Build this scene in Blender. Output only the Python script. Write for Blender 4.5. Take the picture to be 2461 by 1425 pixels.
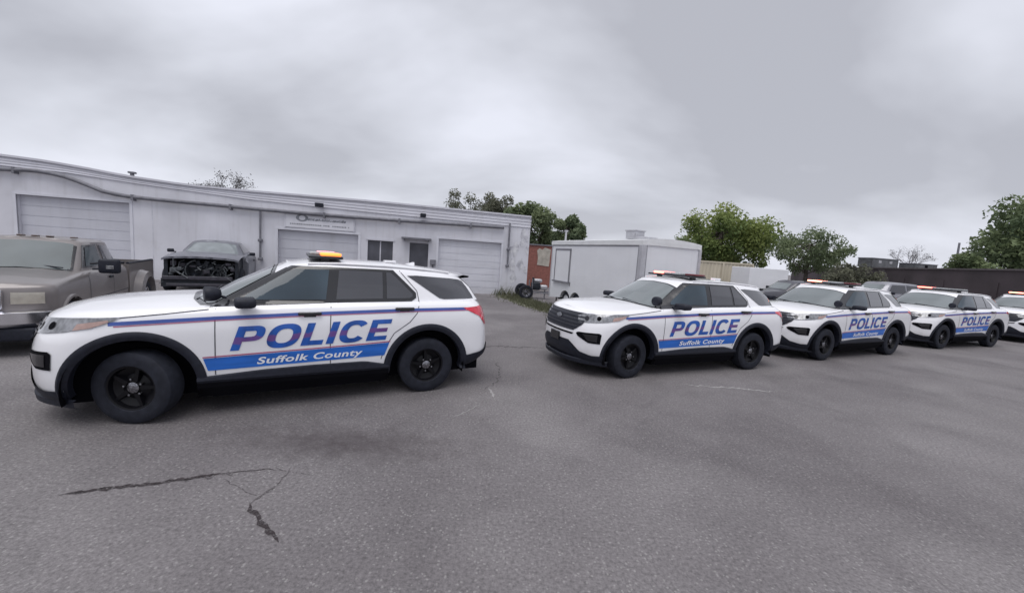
import bpy, bmesh, math, random
import numpy as np
from mathutils import Vector, Matrix
from mathutils.bvhtree import BVHTree

R = math.radians
SC = bpy.context.scene
COL = SC.collection
for o in list(bpy.data.objects):
    bpy.data.objects.remove(o)

# ------------------------------------------------------------------ camera
cd = bpy.data.cameras.new('camera')
cd.sensor_width = 36.0
cd.lens = 36.0 * 941.0 / 2461.0
cd.clip_start = 0.05
cd.clip_end = 3000
cam = bpy.data.objects.new('camera', cd)
COL.objects.link(cam)
PIT, ROL = -0.105, 0.067
cs, sn = math.cos(PIT), math.sin(PIT)
U = Vector((0, -sn, cs)); F = Vector((0, cs, sn)); XX = Vector((1, 0, 0))
right = XX * math.cos(ROL) + U * math.sin(ROL)
up = -XX * math.sin(ROL) + U * math.cos(ROL)
m3 = Matrix((right, up, -F)).transposed()
cam.matrix_world = Matrix.Translation((0, 0, 1.979)) @ m3.to_4x4()
SC.camera = cam

# ------------------------------------------------------------------ world
SUN_EL, SUN_AZ = R(70), R(200)      # azimuth measured clockwise from +Y
w = bpy.data.worlds.new('World')
SC.world = w
w.use_nodes = True
nt = w.node_tree
N, L = nt.nodes, nt.links
N.clear()
wo = N.new('ShaderNodeOutputWorld')
bg = N.new('ShaderNodeBackground')
bgc = N.new('ShaderNodeBackground')
mx = N.new('ShaderNodeMixShader')
sky = N.new('ShaderNodeTexSky')
sky.sky_type = 'NISHITA'; sky.sun_disc = False
sky.sun_elevation = SUN_EL; sky.sun_rotation = SUN_AZ
sky.air_density = 1.0; sky.dust_density = 3.0
L.new(sky.outputs[0], bg.inputs[0]); bg.inputs[1].default_value = 0.08
tc = N.new('ShaderNodeTexCoord')
sep = N.new('ShaderNodeSeparateXYZ'); L.new(tc.outputs['Generated'], sep.inputs[0])
def mth(op, a, b=None, clamp=False, tree=nt):
    n = tree.nodes.new('ShaderNodeMath'); n.operation = op; n.use_clamp = clamp
    for i, v in enumerate((a, b)):
        if v is None: continue
        if hasattr(v, 'links'): tree.links.new(v, n.inputs[i])
        else: n.inputs[i].default_value = v
    return n.outputs[0]
zc = mth('ADD', mth('MAXIMUM', sep.outputs[2], 0.0), 0.42)   # cloud layer seen from below
cx = mth('DIVIDE', sep.outputs[0], zc); cy = mth('DIVIDE', sep.outputs[1], zc)
cmb = N.new('ShaderNodeCombineXYZ'); L.new(cx, cmb.inputs[0]); L.new(cy, cmb.inputs[1])
mp = N.new('ShaderNodeMapping'); L.new(cmb.outputs[0], mp.inputs[0])
mp.inputs['Location'].default_value = (3.3, 1.2, 0.0); mp.inputs['Rotation'].default_value = (0, 0, 0.35)
mp.inputs['Scale'].default_value = (0.55, 0.85, 1)
n1 = N.new('ShaderNodeTexNoise'); L.new(mp.outputs[0], n1.inputs['Vector'])
n1.inputs['Scale'].default_value = 1.65; n1.inputs['Detail'].default_value = 5; n1.inputs['Roughness'].default_value = 0.48
n1.inputs['Distortion'].default_value = 0.25
cr = N.new('ShaderNodeValToRGB'); L.new(n1.outputs[0], cr.inputs[0])
e = cr.color_ramp.elements
e[0].position = 0.39; e[0].color = (0.37, 0.378, 0.42, 1)
e[1].position = 0.62; e[1].color = (0.63, 0.645, 0.715, 1)
k = cr.color_ramp.elements.new(0.5); k.color = (0.495, 0.508, 0.56, 1)
# paler band low over the horizon
hz = mth('MULTIPLY', mth('POWER', mth('SUBTRACT', 1.0, mth('MAXIMUM', sep.outputs[2], 0.0)), 12.0), 0.5, True)
mc = N.new('ShaderNodeMix'); mc.data_type = 'RGBA'
L.new(hz, mc.inputs[0]); L.new(cr.outputs[0], mc.inputs[6]); mc.inputs[7].default_value = (0.57, 0.585, 0.655, 1)
L.new(mc.outputs[2], bgc.inputs[0]); bgc.inputs[1].default_value = 1.0
mx.inputs[0].default_value = 0.94
L.new(bg.outputs[0], mx.inputs[1]); L.new(bgc.outputs[0], mx.inputs[2])
L.new(mx.outputs[0], wo.inputs[0])

sd = bpy.data.lights.new('sun', 'SUN'); sd.energy = 1.4; sd.angle = R(50); sd.color = (1.0, 0.975, 0.95)
sun = bpy.data.objects.new('sun', sd); COL.objects.link(sun)
dv = Vector((math.sin(SUN_AZ) * math.cos(SUN_EL), math.cos(SUN_AZ) * math.cos(SUN_EL), math.sin(SUN_EL)))
sun.rotation_euler = dv.to_track_quat('Z', 'Y').to_euler()
sun.location = (0, 0, 30)
SC.view_settings.view_transform = 'Standard'
SC.view_settings.look = 'None'
SC.view_settings.exposure = 0.45
SC.view_settings.gamma = 1.0

# ------------------------------------------------------------------ materials
def mat(name, c, rough=0.6, metal=0.0, spec=0.5, coat=0.0, var=0.12, scale=3.0, bump=0.0, bscale=60.0, emit=None, es=0.0, c2=None, detail=4.0, coord='Object', stretch=(1, 1, 1)):
    m = bpy.data.materials.new(name); m.use_nodes = True
    t = m.node_tree; b = t.nodes['Principled BSDF']
    b.inputs['Roughness'].default_value = rough
    b.inputs['Metallic'].default_value = metal
    b.inputs['Specular IOR Level'].default_value = spec
    b.inputs['Coat Weight'].default_value = coat
    b.inputs['Coat Roughness'].default_value = 0.06
    tcn = t.nodes.new('ShaderNodeTexCoord')
    mpn = t.nodes.new('ShaderNodeMapping'); mpn.inputs['Scale'].default_value = stretch
    t.links.new(tcn.outputs[coord], mpn.inputs[0])
    nz = t.nodes.new('ShaderNodeTexNoise'); nz.inputs['Scale'].default_value = scale; nz.inputs['Detail'].default_value = detail
    t.links.new(mpn.outputs[0], nz.inputs['Vector'])
    rp = t.nodes.new('ShaderNodeValToRGB'); t.links.new(nz.outputs[0], rp.inputs[0])
    a = [max(0, x * (1 - var)) for x in c]; d = [min(1, x * (1 + var)) for x in (c2 or c)]
    rp.color_ramp.elements[0].position = 0.3; rp.color_ramp.elements[0].color = (*a, 1)
    rp.color_ramp.elements[1].position = 0.7; rp.color_ramp.elements[1].color = (*d, 1)
    t.links.new(rp.outputs[0], b.inputs['Base Color'])
    if bump:
        bn = t.nodes.new('ShaderNodeTexNoise'); bn.inputs['Scale'].default_value = bscale; bn.inputs['Detail'].default_value = 3
        t.links.new(tcn.outputs[coord], bn.inputs['Vector'])
        bp = t.nodes.new('ShaderNodeBump'); bp.inputs['Strength'].default_value = bump; bp.inputs['Distance'].default_value = 0.01
        t.links.new(bn.outputs[0], bp.inputs['Height']); t.links.new(bp.outputs[0], b.inputs['Normal'])
    if emit:
        b.inputs['Emission Color'].default_value = (*emit, 1); b.inputs['Emission Strength'].default_value = es
    return m

M = {}
M['white_paint'] = mat('white_car_paint', (0.845, 0.845, 0.875), 0.25, coat=0.9, var=0.03, scale=1.5)
def road_film(m):
    t = m.node_tree; b = t.nodes['Principled BSDF']; src = b.inputs['Base Color'].links[0].from_socket
    tcn = t.nodes.new('ShaderNodeTexCoord'); sp = t.nodes.new('ShaderNodeSeparateXYZ'); t.links.new(tcn.outputs['Object'], sp.inputs[0])
    n_ = t.nodes.new('ShaderNodeTexNoise'); n_.inputs['Scale'].default_value = 3.0; n_.inputs['Detail'].default_value = 7; t.links.new(tcn.outputs['Object'], n_.inputs['Vector'])
    f = mth('MULTIPLY', mth('SUBTRACT', mth('ADD', n_.outputs[0], .12, tree=t), sp.outputs[2], True, t), 0.9, True, t)
    mn = t.nodes.new('ShaderNodeMix'); mn.data_type = 'RGBA'; t.links.new(f, mn.inputs[0]); t.links.new(src, mn.inputs[6]); mn.inputs[7].default_value = (.36, .34, .32, 1)
    t.links.new(mn.outputs[2], b.inputs['Base Color'])
road_film(M['white_paint'])
M['black_plastic'] = mat('black_plastic', (0.015, 0.017, 0.027), 0.55, spec=0.3, var=0.25, scale=20)
M['dark_gap'] = mat('dark_gap', (0.004, 0.004, 0.006), 0.9, spec=0.1, var=0.2)
M['seam'] = mat('panel_gap', (0.07, 0.07, 0.085), 0.8, var=0.1)
M['gloss_black'] = mat('gloss_black', (0.012, 0.012, 0.015), 0.18, coat=0.5, var=0.2)
M['rubber'] = mat('tyre_rubber', (0.018, 0.020, 0.029), 0.75, spec=0.25, var=0.25, scale=12, bump=0.2)
M['rim'] = mat('black_steel_rim', (0.004, 0.004, 0.006), 0.42, spec=0.25, coat=0.0, var=0.2)
M['chrome'] = mat('bright_metal', (0.82, 0.82, 0.85), 0.16, metal=1.0, var=0.1)
M['glass_front'] = mat('side_glass_clear', (0.040, 0.058, 0.075), 0.06, spec=0.4, coat=0.1, var=0.45, scale=1.4, detail=1.0)
M['glass_tint'] = mat('tinted_glass', (0.035, 0.036, 0.045), 0.05, spec=0.7, coat=0.8, var=0.2, scale=1.2)
M['windshield'] = mat('windshield_glass', (0.15, 0.175, 0.18), 0.04, spec=1.0, coat=1.0, var=0.3, scale=1.1, detail=1.0)
M['lamp_lens'] = mat('headlamp_lens', (0.22, 0.225, 0.24), 0.12, metal=0.3, coat=1.0, var=0.45, scale=22, stretch=(1, 1, 0.6))
M['amber'] = mat('amber_reflector', (0.40, 0.27, 0.24), 0.2, coat=0.5, var=0.2, scale=20)
M['red_lens'] = mat('tail_lamp_lens', (0.62, 0.02, 0.05), 0.15, coat=1.0, var=0.3, scale=14)
M['grille'] = mat('grille_mesh', (0.026, 0.028, 0.038), 0.4, var=0.6, scale=60)
M['blue'] = mat('police_blue', (0.016, 0.135, 0.54), 0.35, coat=0.3, var=0.35, scale=2.0, stretch=(0.6, 1, 4))
M['navy'] = mat('stripe_navy', (0.045, 0.09, 0.34), 0.35, coat=0.3, var=0.15, scale=4)
M['red'] = mat('stripe_red', (0.42, 0.10, 0.20), 0.35, coat=0.3, var=0.1)
M['letter_white'] = mat('letter_white', (0.82, 0.83, 0.86), 0.4, var=0.03)
M['bar_black'] = mat('light_bar_base', (0.02, 0.02, 0.025), 0.3, var=0.2)
M['bar_clear'] = mat('clear_lens', (0.42, 0.44, 0.45), 0.15, coat=1.0, var=0.2, scale=20)
M['lens_dark_red'] = mat('unlit_red_lens', (0.16, 0.012, 0.02), 0.15, coat=1.0, var=0.2, scale=20)
M['lit_red'] = mat('lit_red_lens', (0.8, 0.1, 0.08), 0.3, emit=(1.0, 0.12, 0.09), es=6.5)
M['lit_pink'] = mat('lit_pale_red_lens', (0.8, 0.3, 0.3), 0.3, emit=(1.0, 0.30, 0.33), es=1.9)
M['lit_core'] = mat('lit_lamp_core', (0.9, 0.6, 0.5), 0.3, emit=(1.0, 0.20, 0.11), es=6.0)
M['lit_amber'] = mat('lit_amber_lamp', (0.9, 0.5, 0.1), 0.3, emit=(1.0, 0.17, 0.03), es=1.5)

# police letters: blue with a brushed red wave running through them
def letter_mat():
    m = mat('police_letters', (0.012, 0.090, 0.40), 0.35, coat=0.3, var=0.35, scale=2.5, stretch=(3, 1, 1))
    t = m.node_tree; b = t.nodes['Principled BSDF']
    src = b.inputs['Base Color'].links[0].from_socket
    tcn = t.nodes.new('ShaderNodeTexCoord'); sp = t.nodes.new('ShaderNodeSeparateXYZ')
    t.links.new(tcn.outputs['Object'], sp.inputs[0])
    # wave height along the car (object x runs forward)
    hgt = mth('ADD', mth('MULTIPLY', sp.outputs[0], -0.05, tree=t), 0.872, tree=t)
    d = mth('ABSOLUTE', mth('SUBTRACT', sp.outputs[2], hgt, tree=t), tree=t)
    nz = t.nodes.new('ShaderNodeTexNoise'); nz.inputs['Scale'].default_value = 9
    t.links.new(tcn.outputs['Object'], nz.inputs['Vector'])
    lim = mth('MULTIPLY', nz.outputs[0], 0.085, tree=t)
    f = mth('MULTIPLY', mth('SUBTRACT', lim, d, tree=t), 60.0, True, tree=t)
    f = mth('MULTIPLY', f, 0.5, tree=t)
    mxn = t.nodes.new('ShaderNodeMix'); mxn.data_type = 'RGBA'
    t.links.new(f, mxn.inputs[0]); t.links.new(src, mxn.inputs[6]); mxn.inputs[7].default_value = (0.27, 0.045, 0.14, 1)
    t.links.new(mxn.outputs[2], b.inputs['Base Color'])
    return m
M['letters'] = letter_mat()

# ------------------------------------------------------------------ helpers
def tag(o, label=None, cat=None, group=None, kind=None):
    if label: o['label'] = label
    if cat: o['category'] = cat
    if group: o['group'] = group
    if kind: o['kind'] = kind
    return o

def empty(name, loc=(0, 0, 0), rz=0.0, s=1.0, parent=None):
    o = bpy.data.objects.new(name, None); COL.objects.link(o)
    o.empty_display_size = 0.3
    o.location = loc; o.rotation_euler = (0, 0, rz); o.scale = (s, s, s)
    if parent: o.parent = parent
    return o

class MB:
    def __init__(s): s.v = []; s.f = []; s.m = []; s.mi = 0
    def add(s, vs, fs):
        b = len(s.v); s.v += [tuple(p) for p in vs]; s.f += [tuple(b + i for i in f) for f in fs]; s.m += [s.mi] * len(fs)
    def box(s, a, b, T=None):
        x0, y0, z0 = a; x1, y1, z1 = b
        vs = [(x0, y0, z0), (x1, y0, z0), (x1, y1, z0), (x0, y1, z0), (x0, y0, z1), (x1, y0, z1), (x1, y1, z1), (x0, y1, z1)]
        if T: vs = [T @ Vector(p) for p in vs]
        s.add(vs, [(0, 3, 2, 1), (4, 5, 6, 7), (0, 1, 5, 4), (1, 2, 6, 5), (2, 3, 7, 6), (3, 0, 4, 7)])
    def bbox(s, c, d, rz=0, bev=0.0):
        """box centred at c, size d, bevelled corners in plan/elevation when bev"""
        T = Matrix.Translation(c) @ Matrix.Rotation(rz, 4, 'Z')
        if not bev:
            s.box((-d[0] / 2, -d[1] / 2, -d[2] / 2), (d[0] / 2, d[1] / 2, d[2] / 2), T); return
        bm = bmesh.new(); bmesh.ops.create_cube(bm, size=1)
        for v in bm.verts: v.co = Vector((v.co.x * d[0], v.co.y * d[1], v.co.z * d[2]))
        bmesh.ops.bevel(bm, geom=bm.edges[:], offset=bev, segments=3, profile=0.5, affect='EDGES')
        bm.verts.index_update()
        s.add([T @ v.co for v in bm.verts], [[v.index for v in f.verts] for f in bm.faces]); bm.free()
    def tube(s, pts, r, n=8, cap=True):
        pts = [Vector(p) for p in pts]; rs = r if hasattr(r, '__len__') else [r] * len(pts)
        rings = []
        for i, p in enumerate(pts):
            d = (pts[min(i + 1, len(pts) - 1)] - pts[max(i - 1, 0)]).normalized()
            a = Vector((0, 0, 1)) if abs(d.z) < 0.9 else Vector((1, 0, 0))
            u = d.cross(a).normalized(); v = d.cross(u)
            rings.append([p + (u * math.cos(2 * math.pi * k / n) + v * math.sin(2 * math.pi * k / n)) * rs[i] for k in range(n)])
        vs = [q for rg in rings for q in rg]; fs = []
        for i in range(len(pts) - 1):
            for k in range(n):
                fs.append((i * n + k, i * n + (k + 1) % n, (i + 1) * n + (k + 1) % n, (i + 1) * n + k))
        if cap: fs += [tuple(range(n)), tuple(range((len(pts) - 1) * n, len(pts) * n))]
        s.add(vs, fs)
    def lathe(s, prof, n=32, T=None):
        """prof: (radius, y) revolved about the local Y axis"""
        vs = []
        for r, y in prof:
            for k in range(n):
                a = 2 * math.pi * k / n; p = Vector((r * math.cos(a), y, r * math.sin(a)))
                vs.append(T @ p if T else p)
        fs = []
        for i in range(len(prof) - 1):
            for k in range(n): fs.append((i * n + k, i * n + (k + 1) % n, (i + 1) * n + (k + 1) % n, (i + 1) * n + k))
        s.add(vs, fs)
    def grid(s, rows, closed=False):
        n = len(rows[0]); fs = []
        for i in range(len(rows) - 1):
            for k in range(n if closed else n - 1):
                fs.append((i * n + k, i * n + (k + 1) % n, (i + 1) * n + (k + 1) % n, (i + 1) * n + k))
        s.add([p for r in rows for p in r], fs)
    def build(s, name, mats, parent=None, smooth=0.0, loc=None):
        me = bpy.data.meshes.new(name); me.from_pydata(s.v, [], s.f)
        ms = mats if isinstance(mats, (list, tuple)) else [mats]
        for m in ms: me.materials.append(m)
        if len(ms) > 1: me.polygons.foreach_set('material_index', s.m)
        bm = bmesh.new(); bm.from_mesh(me)
        bmesh.ops.remove_doubles(bm, verts=bm.verts[:], dist=1e-5) if len(s.v) < 40000 else None
        bmesh.ops.recalc_face_normals(bm, faces=bm.faces[:]) if len(s.v) < 40000 else None
        bm.to_mesh(me); bm.free()
        if smooth:
            me.polygons.foreach_set('use_smooth', [True] * len(me.polygons))
            me.set_sharp_from_angle(angle=R(smooth))
        me.update()
        o = bpy.data.objects.new(name, me); COL.objects.link(o)
        if parent: o.parent = parent
        if loc: o.location = loc
        return o

def copy_tree(o, parent=None):
    c = o.copy(); COL.objects.link(c); c.parent = parent
    for ch in list(o.children): copy_tree(ch, c)
    return c

def lerp(tab, x):
    if x <= tab[0][0]: return tab[0][1]
    for (a, b), (c, d) in zip(tab, tab[1:]):
        if x <= c: return b + (d - b) * (x - a) / (c - a)
    return tab[-1][1]

def spl(tab, x):
    """smooth interpolation through (x, v) pairs"""
    xs = [t[0] for t in tab]; vs = [t[1] for t in tab]
    if x <= xs[0]: return vs[0]
    if x >= xs[-1]: return vs[-1]
    i = max(j for j in range(len(xs) - 1) if xs[j] <= x)
    def sl(j):
        if j == 0 or j == len(xs) - 1: return 0.5 * ((vs[1] - vs[0]) / (xs[1] - xs[0]) if j == 0 else (vs[-1] - vs[-2]) / (xs[-1] - xs[-2]))
        a = (vs[j] - vs[j - 1]) / (xs[j] - xs[j - 1]); b = (vs[j + 1] - vs[j]) / (xs[j + 1] - xs[j])
        return 0 if a * b <= 0 else 2 * a * b / (a + b)
    h = xs[i + 1] - xs[i]; t = (x - xs[i]) / h
    return (2 * t**3 - 3 * t * t + 1) * vs[i] + (t**3 - 2 * t * t + t) * h * sl(i) + (-2 * t**3 + 3 * t * t) * vs[i + 1] + (t**3 - t * t) * h * sl(i + 1)

# --- vehicle shells. xb = metres behind the front axle, y = left, z = up. X = OX - xb
class Shell:
    """lower body wrapped round a plan outline at several levels + lid, plus a greenhouse loft"""
    def __init__(s, OX, levels, arches, ns=90, nf=14, nr=10, rows=26):
        s.OX = OX
        def curve(lv):
            w, xf, xr, cf, crr, zt = lv['w'], lv['xf'], lv['xr'], lv['cf'], lv['cr'], lv['z']
            n = lv.get('n', 2.4); pts = []
            for i in range(nf + 1):
                a = (math.pi / 2) * i / nf
                pts.append((xf + cf * (1 - math.cos(a) ** (2 / n)), w * math.sin(a) ** (2 / n)))
            for i in range(1, ns): pts.append((xf + cf + (xr - crr - xf - cf) * i / ns, w))
            for i in range(nr + 1):
                a = (math.pi / 2) * (1 - i / nr)
                pts.append((xr - crr * (1 - math.cos(a) ** (2 / n)), w * math.sin(a) ** (2 / n)))
            return [(x, y * (1 + 0 * x), spl(zt, x)) for x, y in pts]
        cur = [curve(lv) for lv in levels]
        npt = len(cur[0]); rowsP = []
        ts = list(range(len(cur)))
        for r in range(rows + 1):
            t = r * (len(cur) - 1) / rows; row = []
            for k in range(npt):
                row.append(tuple(spl([(j, cur[j][k][c]) for j in ts], t) for c in range(3)))
            rowsP.append(row)
        s.mb = MB(); s.full = MB()
        for sgn in (1, -1):
            b = [s.P(x, y * sgn, z) for row in rowsP for x, y, z in row]
            fs = []; fa = []
            for i in range(rows):
                for k in range(npt - 1):
                    q = (i * npt + k, i * npt + k + 1, (i + 1) * npt + k + 1, (i + 1) * npt + k)
                    fa.append(q)
                    cxx = sum(rowsP[a // npt][a % npt][0] for a in q) / 4; czz = sum(rowsP[a // npt][a % npt][2] for a in q) / 4
                    if any((cxx - ax) ** 2 + (czz - az) ** 2 < rr * rr for ax, az, rr in arches): continue
                    fs.append(q)
            s.mb.add(b, fs); s.full.add(b, fa)
        s.top = rowsP[-1]
    def P(s, x, y, z): return (s.OX - x, y, z)
    def lid(s, crown, n=14):
        rows = []
        for x, y, z in s.top:
            c = spl(crown, x)
            rows.append([s.P(x, y * k / n, z + c * (1 - abs(k / n) ** 2.2)) for k in range(-n, n + 1)])
        s.mb.grid(rows); s.full.grid(rows)
    def green(s, loops, crown, sub=6, cap=8):
        """loops: list of half outlines [(x, y, z)...] front centre -> rear centre, all the same length"""
        def dens(lp):
            out = []; idx = list(range(len(lp)))
            for i in range((len(lp) - 1) * sub + 1):
                t = i / sub
                out.append(tuple(spl([(j, lp[j][c]) for j in idx], t) for c in range(3)))
            return out
        D = [dens(l) for l in loops]; full = []
        for d in D:
            right = [s.P(x, -y, z) for x, y, z in d[1:-1]][::-1]
            full.append([s.P(*p) for p in d] + right)
        # densify between loops
        rows = []
        for a, b in zip(full, full[1:]):
            for k in range(3):
                rows.append([tuple(Vector(p).lerp(Vector(q), k / 3)) for p, q in zip(a, b)])
        rows.append(full[-1])
        s.mb.grid(rows, True); s.full.grid(rows, True)
        # roof cap: strips across
        top = D[-1]; cr = []
        for x, y, z in top:
            c = spl(crown, x)
            cr.append([s.P(x, y * k / cap, z + c * (1 - abs(k / cap) ** 2.4)) for k in range(-cap, cap + 1)])
        s.mb.grid(cr); s.full.grid(cr)
    def bvh(s): return BVHTree.FromPolygons([Vector(v) for v in s.full.v], s.full.f)

def face_mesh(polys, step, axes=(0, 1)):
    """2-D polygons -> bmesh cut by a regular grid"""
    bm = bmesh.new()
    for p in polys:
        vs = [bm.verts.new((a, b, 0)) for a, b in p]
        try: bm.faces.new(vs)
        except ValueError: pass
    bm.normal_update()
    bmesh.ops.triangulate(bm, faces=bm.faces[:])
    xs = [v.co.x for v in bm.verts]; ys = [v.co.y for v in bm.verts]
    for ax, lo, hi in ((0, min(xs), max(xs)), (1, min(ys), max(ys))):
        c = math.floor(lo / step) * step + step
        while c < hi:
            no = (1, 0, 0) if ax == 0 else (0, 1, 0)
            co = (c, 0, 0) if ax == 0 else (0, c, 0)
            bmesh.ops.bisect_plane(bm, geom=bm.verts[:] + bm.edges[:] + bm.faces[:], plane_co=co, plane_no=no, dist=1e-6)
            c += step
    bm.verts.ensure_lookup_table(); bm.verts.index_update()
    V = [(v.co.x, v.co.y) for v in bm.verts]; Fc = [[v.index for v in f.verts] for f in bm.faces]
    bm.free(); return V, Fc

def project(bvh, polys, org, ua, va, da, off=0.004, step=0.06, thick=0.0, mesh=None):
    """drop 2-D polygons (u, v) along da on to the body, lifted off it by off. returns verts, faces"""
    V, Fc = mesh or face_mesh(polys, step)
    org, ua, va, da = Vector(org), Vector(ua).normalized(), Vector(va).normalized(), Vector(da).normalized()
    out = []; ok = []
    for u, v in V:
        o = org + ua * u + va * v
        hit, nrm, ix, ds = bvh.ray_cast(o - da * 6, da)
        if hit is None: out.append(o); ok.append(False); continue
        if nrm.dot(da) > 0: nrm = -nrm
        out.append(hit + nrm * off if abs(nrm.dot(da)) > 0.25 else hit - da * off); ok.append(True)
    Fc = [f for f in Fc if all(ok[i] for i in f)]
    return out, Fc

def side_patch(mb, bvh, OX, polys, sgn, off=0.004, step=0.06, mesh=None):
    """polygons in (xb, z) dropped on the side"""
    v, f = project(bvh, polys, (OX, 0, 0), (-1, 0, 0), (0, 0, 1), (0, -sgn, 0), off, step, mesh=mesh)
    mb.add(v, f)

def front_patch(mb, bvh, polys, off=0.004, step=0.06, rear=False):
    """polygons in (y, z) dropped on the nose (or tail)"""
    v, f = project(bvh, polys, (0, 0, 0), (0, 1, 0), (0, 0, 1), (1 if rear else -1, 0, 0), off, step)
    mb.add(v, f)

def strip(p, wdt):
    """polyline -> polygons of width wdt"""
    out = []
    for (a, b), (c, d) in zip(p, p[1:]):
        l = math.hypot(c - a, d - b) or 1; nx, ny = -(d - b) / l * wdt / 2, (c - a) / l * wdt / 2
        out.append([(a + nx, b + ny), (c + nx, d + ny), (c - nx, d - ny), (a - nx, b - ny)])
    return out

def text_mesh(s, size, bold, shear, sx=1.0, space=1.0):
    cu = bpy.data.curves.new('letters', 'FONT'); cu.body = s; cu.size = size; cu.offset = bold; cu.shear = shear; cu.space_character = space
    cu.resolution_u = 4
    o = bpy.data.objects.new('letters', cu); COL.objects.link(o)
    dg = bpy.context.evaluated_depsgraph_get(); me = bpy.data.meshes.new_from_object(o.evaluated_get(dg))
    V = [(v.co.x * sx, v.co.y) for v in me.vertices]; Fc = [list(p.vertices) for p in me.polygons]
    bpy.data.objects.remove(o); bpy.data.curves.remove(cu); bpy.data.meshes.remove(me)
    return V, Fc

def block_letters():
    """POLICE in a broad bold grotesque, built from non-overlapping pieces. returns verts, faces"""
    V = []; Fc = []
    def poly(p): b = len(V); V.extend(p); Fc.append(list(range(b, b + len(p))))
    def ring(cx, cy, ro, so, ri, si, a0, a1, n, pw=2.5):
        def q(a, rx, ry):
            c, s_ = math.cos(a), math.sin(a)
            return (cx + rx * math.copysign(abs(c) ** (2 / pw), c), cy + ry * math.copysign(abs(s_) ** (2 / pw), s_))
        for k in range(n):
            u, v = a0 + (a1 - a0) * k / n, a0 + (a1 - a0) * (k + 1) / n
            poly([q(u, ro, so), q(v, ro, so), q(v, ri, si), q(u, ri, si)])
    x = 0.0; w = .235; h = .21; g_ = .115
    poly([(x, 0), (x + w, 0), (x + w, 1), (x, 1)])                       # P
    poly([(x + w, 1 - h), (x + .46, 1 - h), (x + .46, 1), (x + w, 1)])
    poly([(x + w, .36), (x + .46, .36), (x + .46, .36 + .19), (x + w, .36 + .19)])
    ring(x + .46, .68, .32, .32, .32 - w, .12, -math.pi / 2, math.pi / 2, 16)
    x += .78 + g_
    ring(x + .47, .5, .47, .52, .47 - w, .52 - h, 0, 2 * math.pi, 40); x += .94 + g_    # O
    poly([(x, 0), (x + .66, 0), (x + .66, h), (x + w, h), (x + w, 1), (x, 1)]); x += .66 + g_      # L
    poly([(x, 0), (x + w, 0), (x + w, 1), (x, 1)]); x += w + g_          # I
    ring(x + .45, .5, .45, .52, .45 - w, .52 - h, R(36), R(324), 34); x += .86 + g_    # C
    poly([(x, 0), (x + .70, 0), (x + .70, h), (x + w, h), (x + w, .40), (x + .64, .40), (x + .64, .59), (x + w, .59), (x + w, 1 - h), (x + .70, 1 - h), (x + .70, 1), (x, 1)]); x += .70
    V2 = [(a + .24 * b, b) for a, b in V]
    return V2, Fc

def cut_mesh(V, Fc, step):
    bm = bmesh.new(); vs = [bm.verts.new((a, b, 0)) for a, b in V]
    for f in Fc:
        try: bm.faces.new([vs[i] for i in f])
        except ValueError: pass
    bm.normal_update()
    bmesh.ops.triangulate(bm, faces=bm.faces[:])
    xs = [v[0] for v in V]; ys = [v[1] for v in V]
    for ax, lo, hi in ((0, min(xs), max(xs)), (1, min(ys), max(ys))):
        c = lo + step
        while c < hi:
            bmesh.ops.bisect_plane(bm, geom=bm.verts[:] + bm.edges[:] + bm.faces[:], plane_co=(c, 0, 0) if ax == 0 else (0, c, 0), plane_no=(1, 0, 0) if ax == 0 else (0, 1, 0), dist=1e-6)
            c += step
    bm.verts.ensure_lookup_table(); bm.verts.index_update()
    r = [(v.co.x, v.co.y) for v in bm.verts], [[v.index for v in f.verts] for f in bm.faces]
    bm.free(); return r

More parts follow.
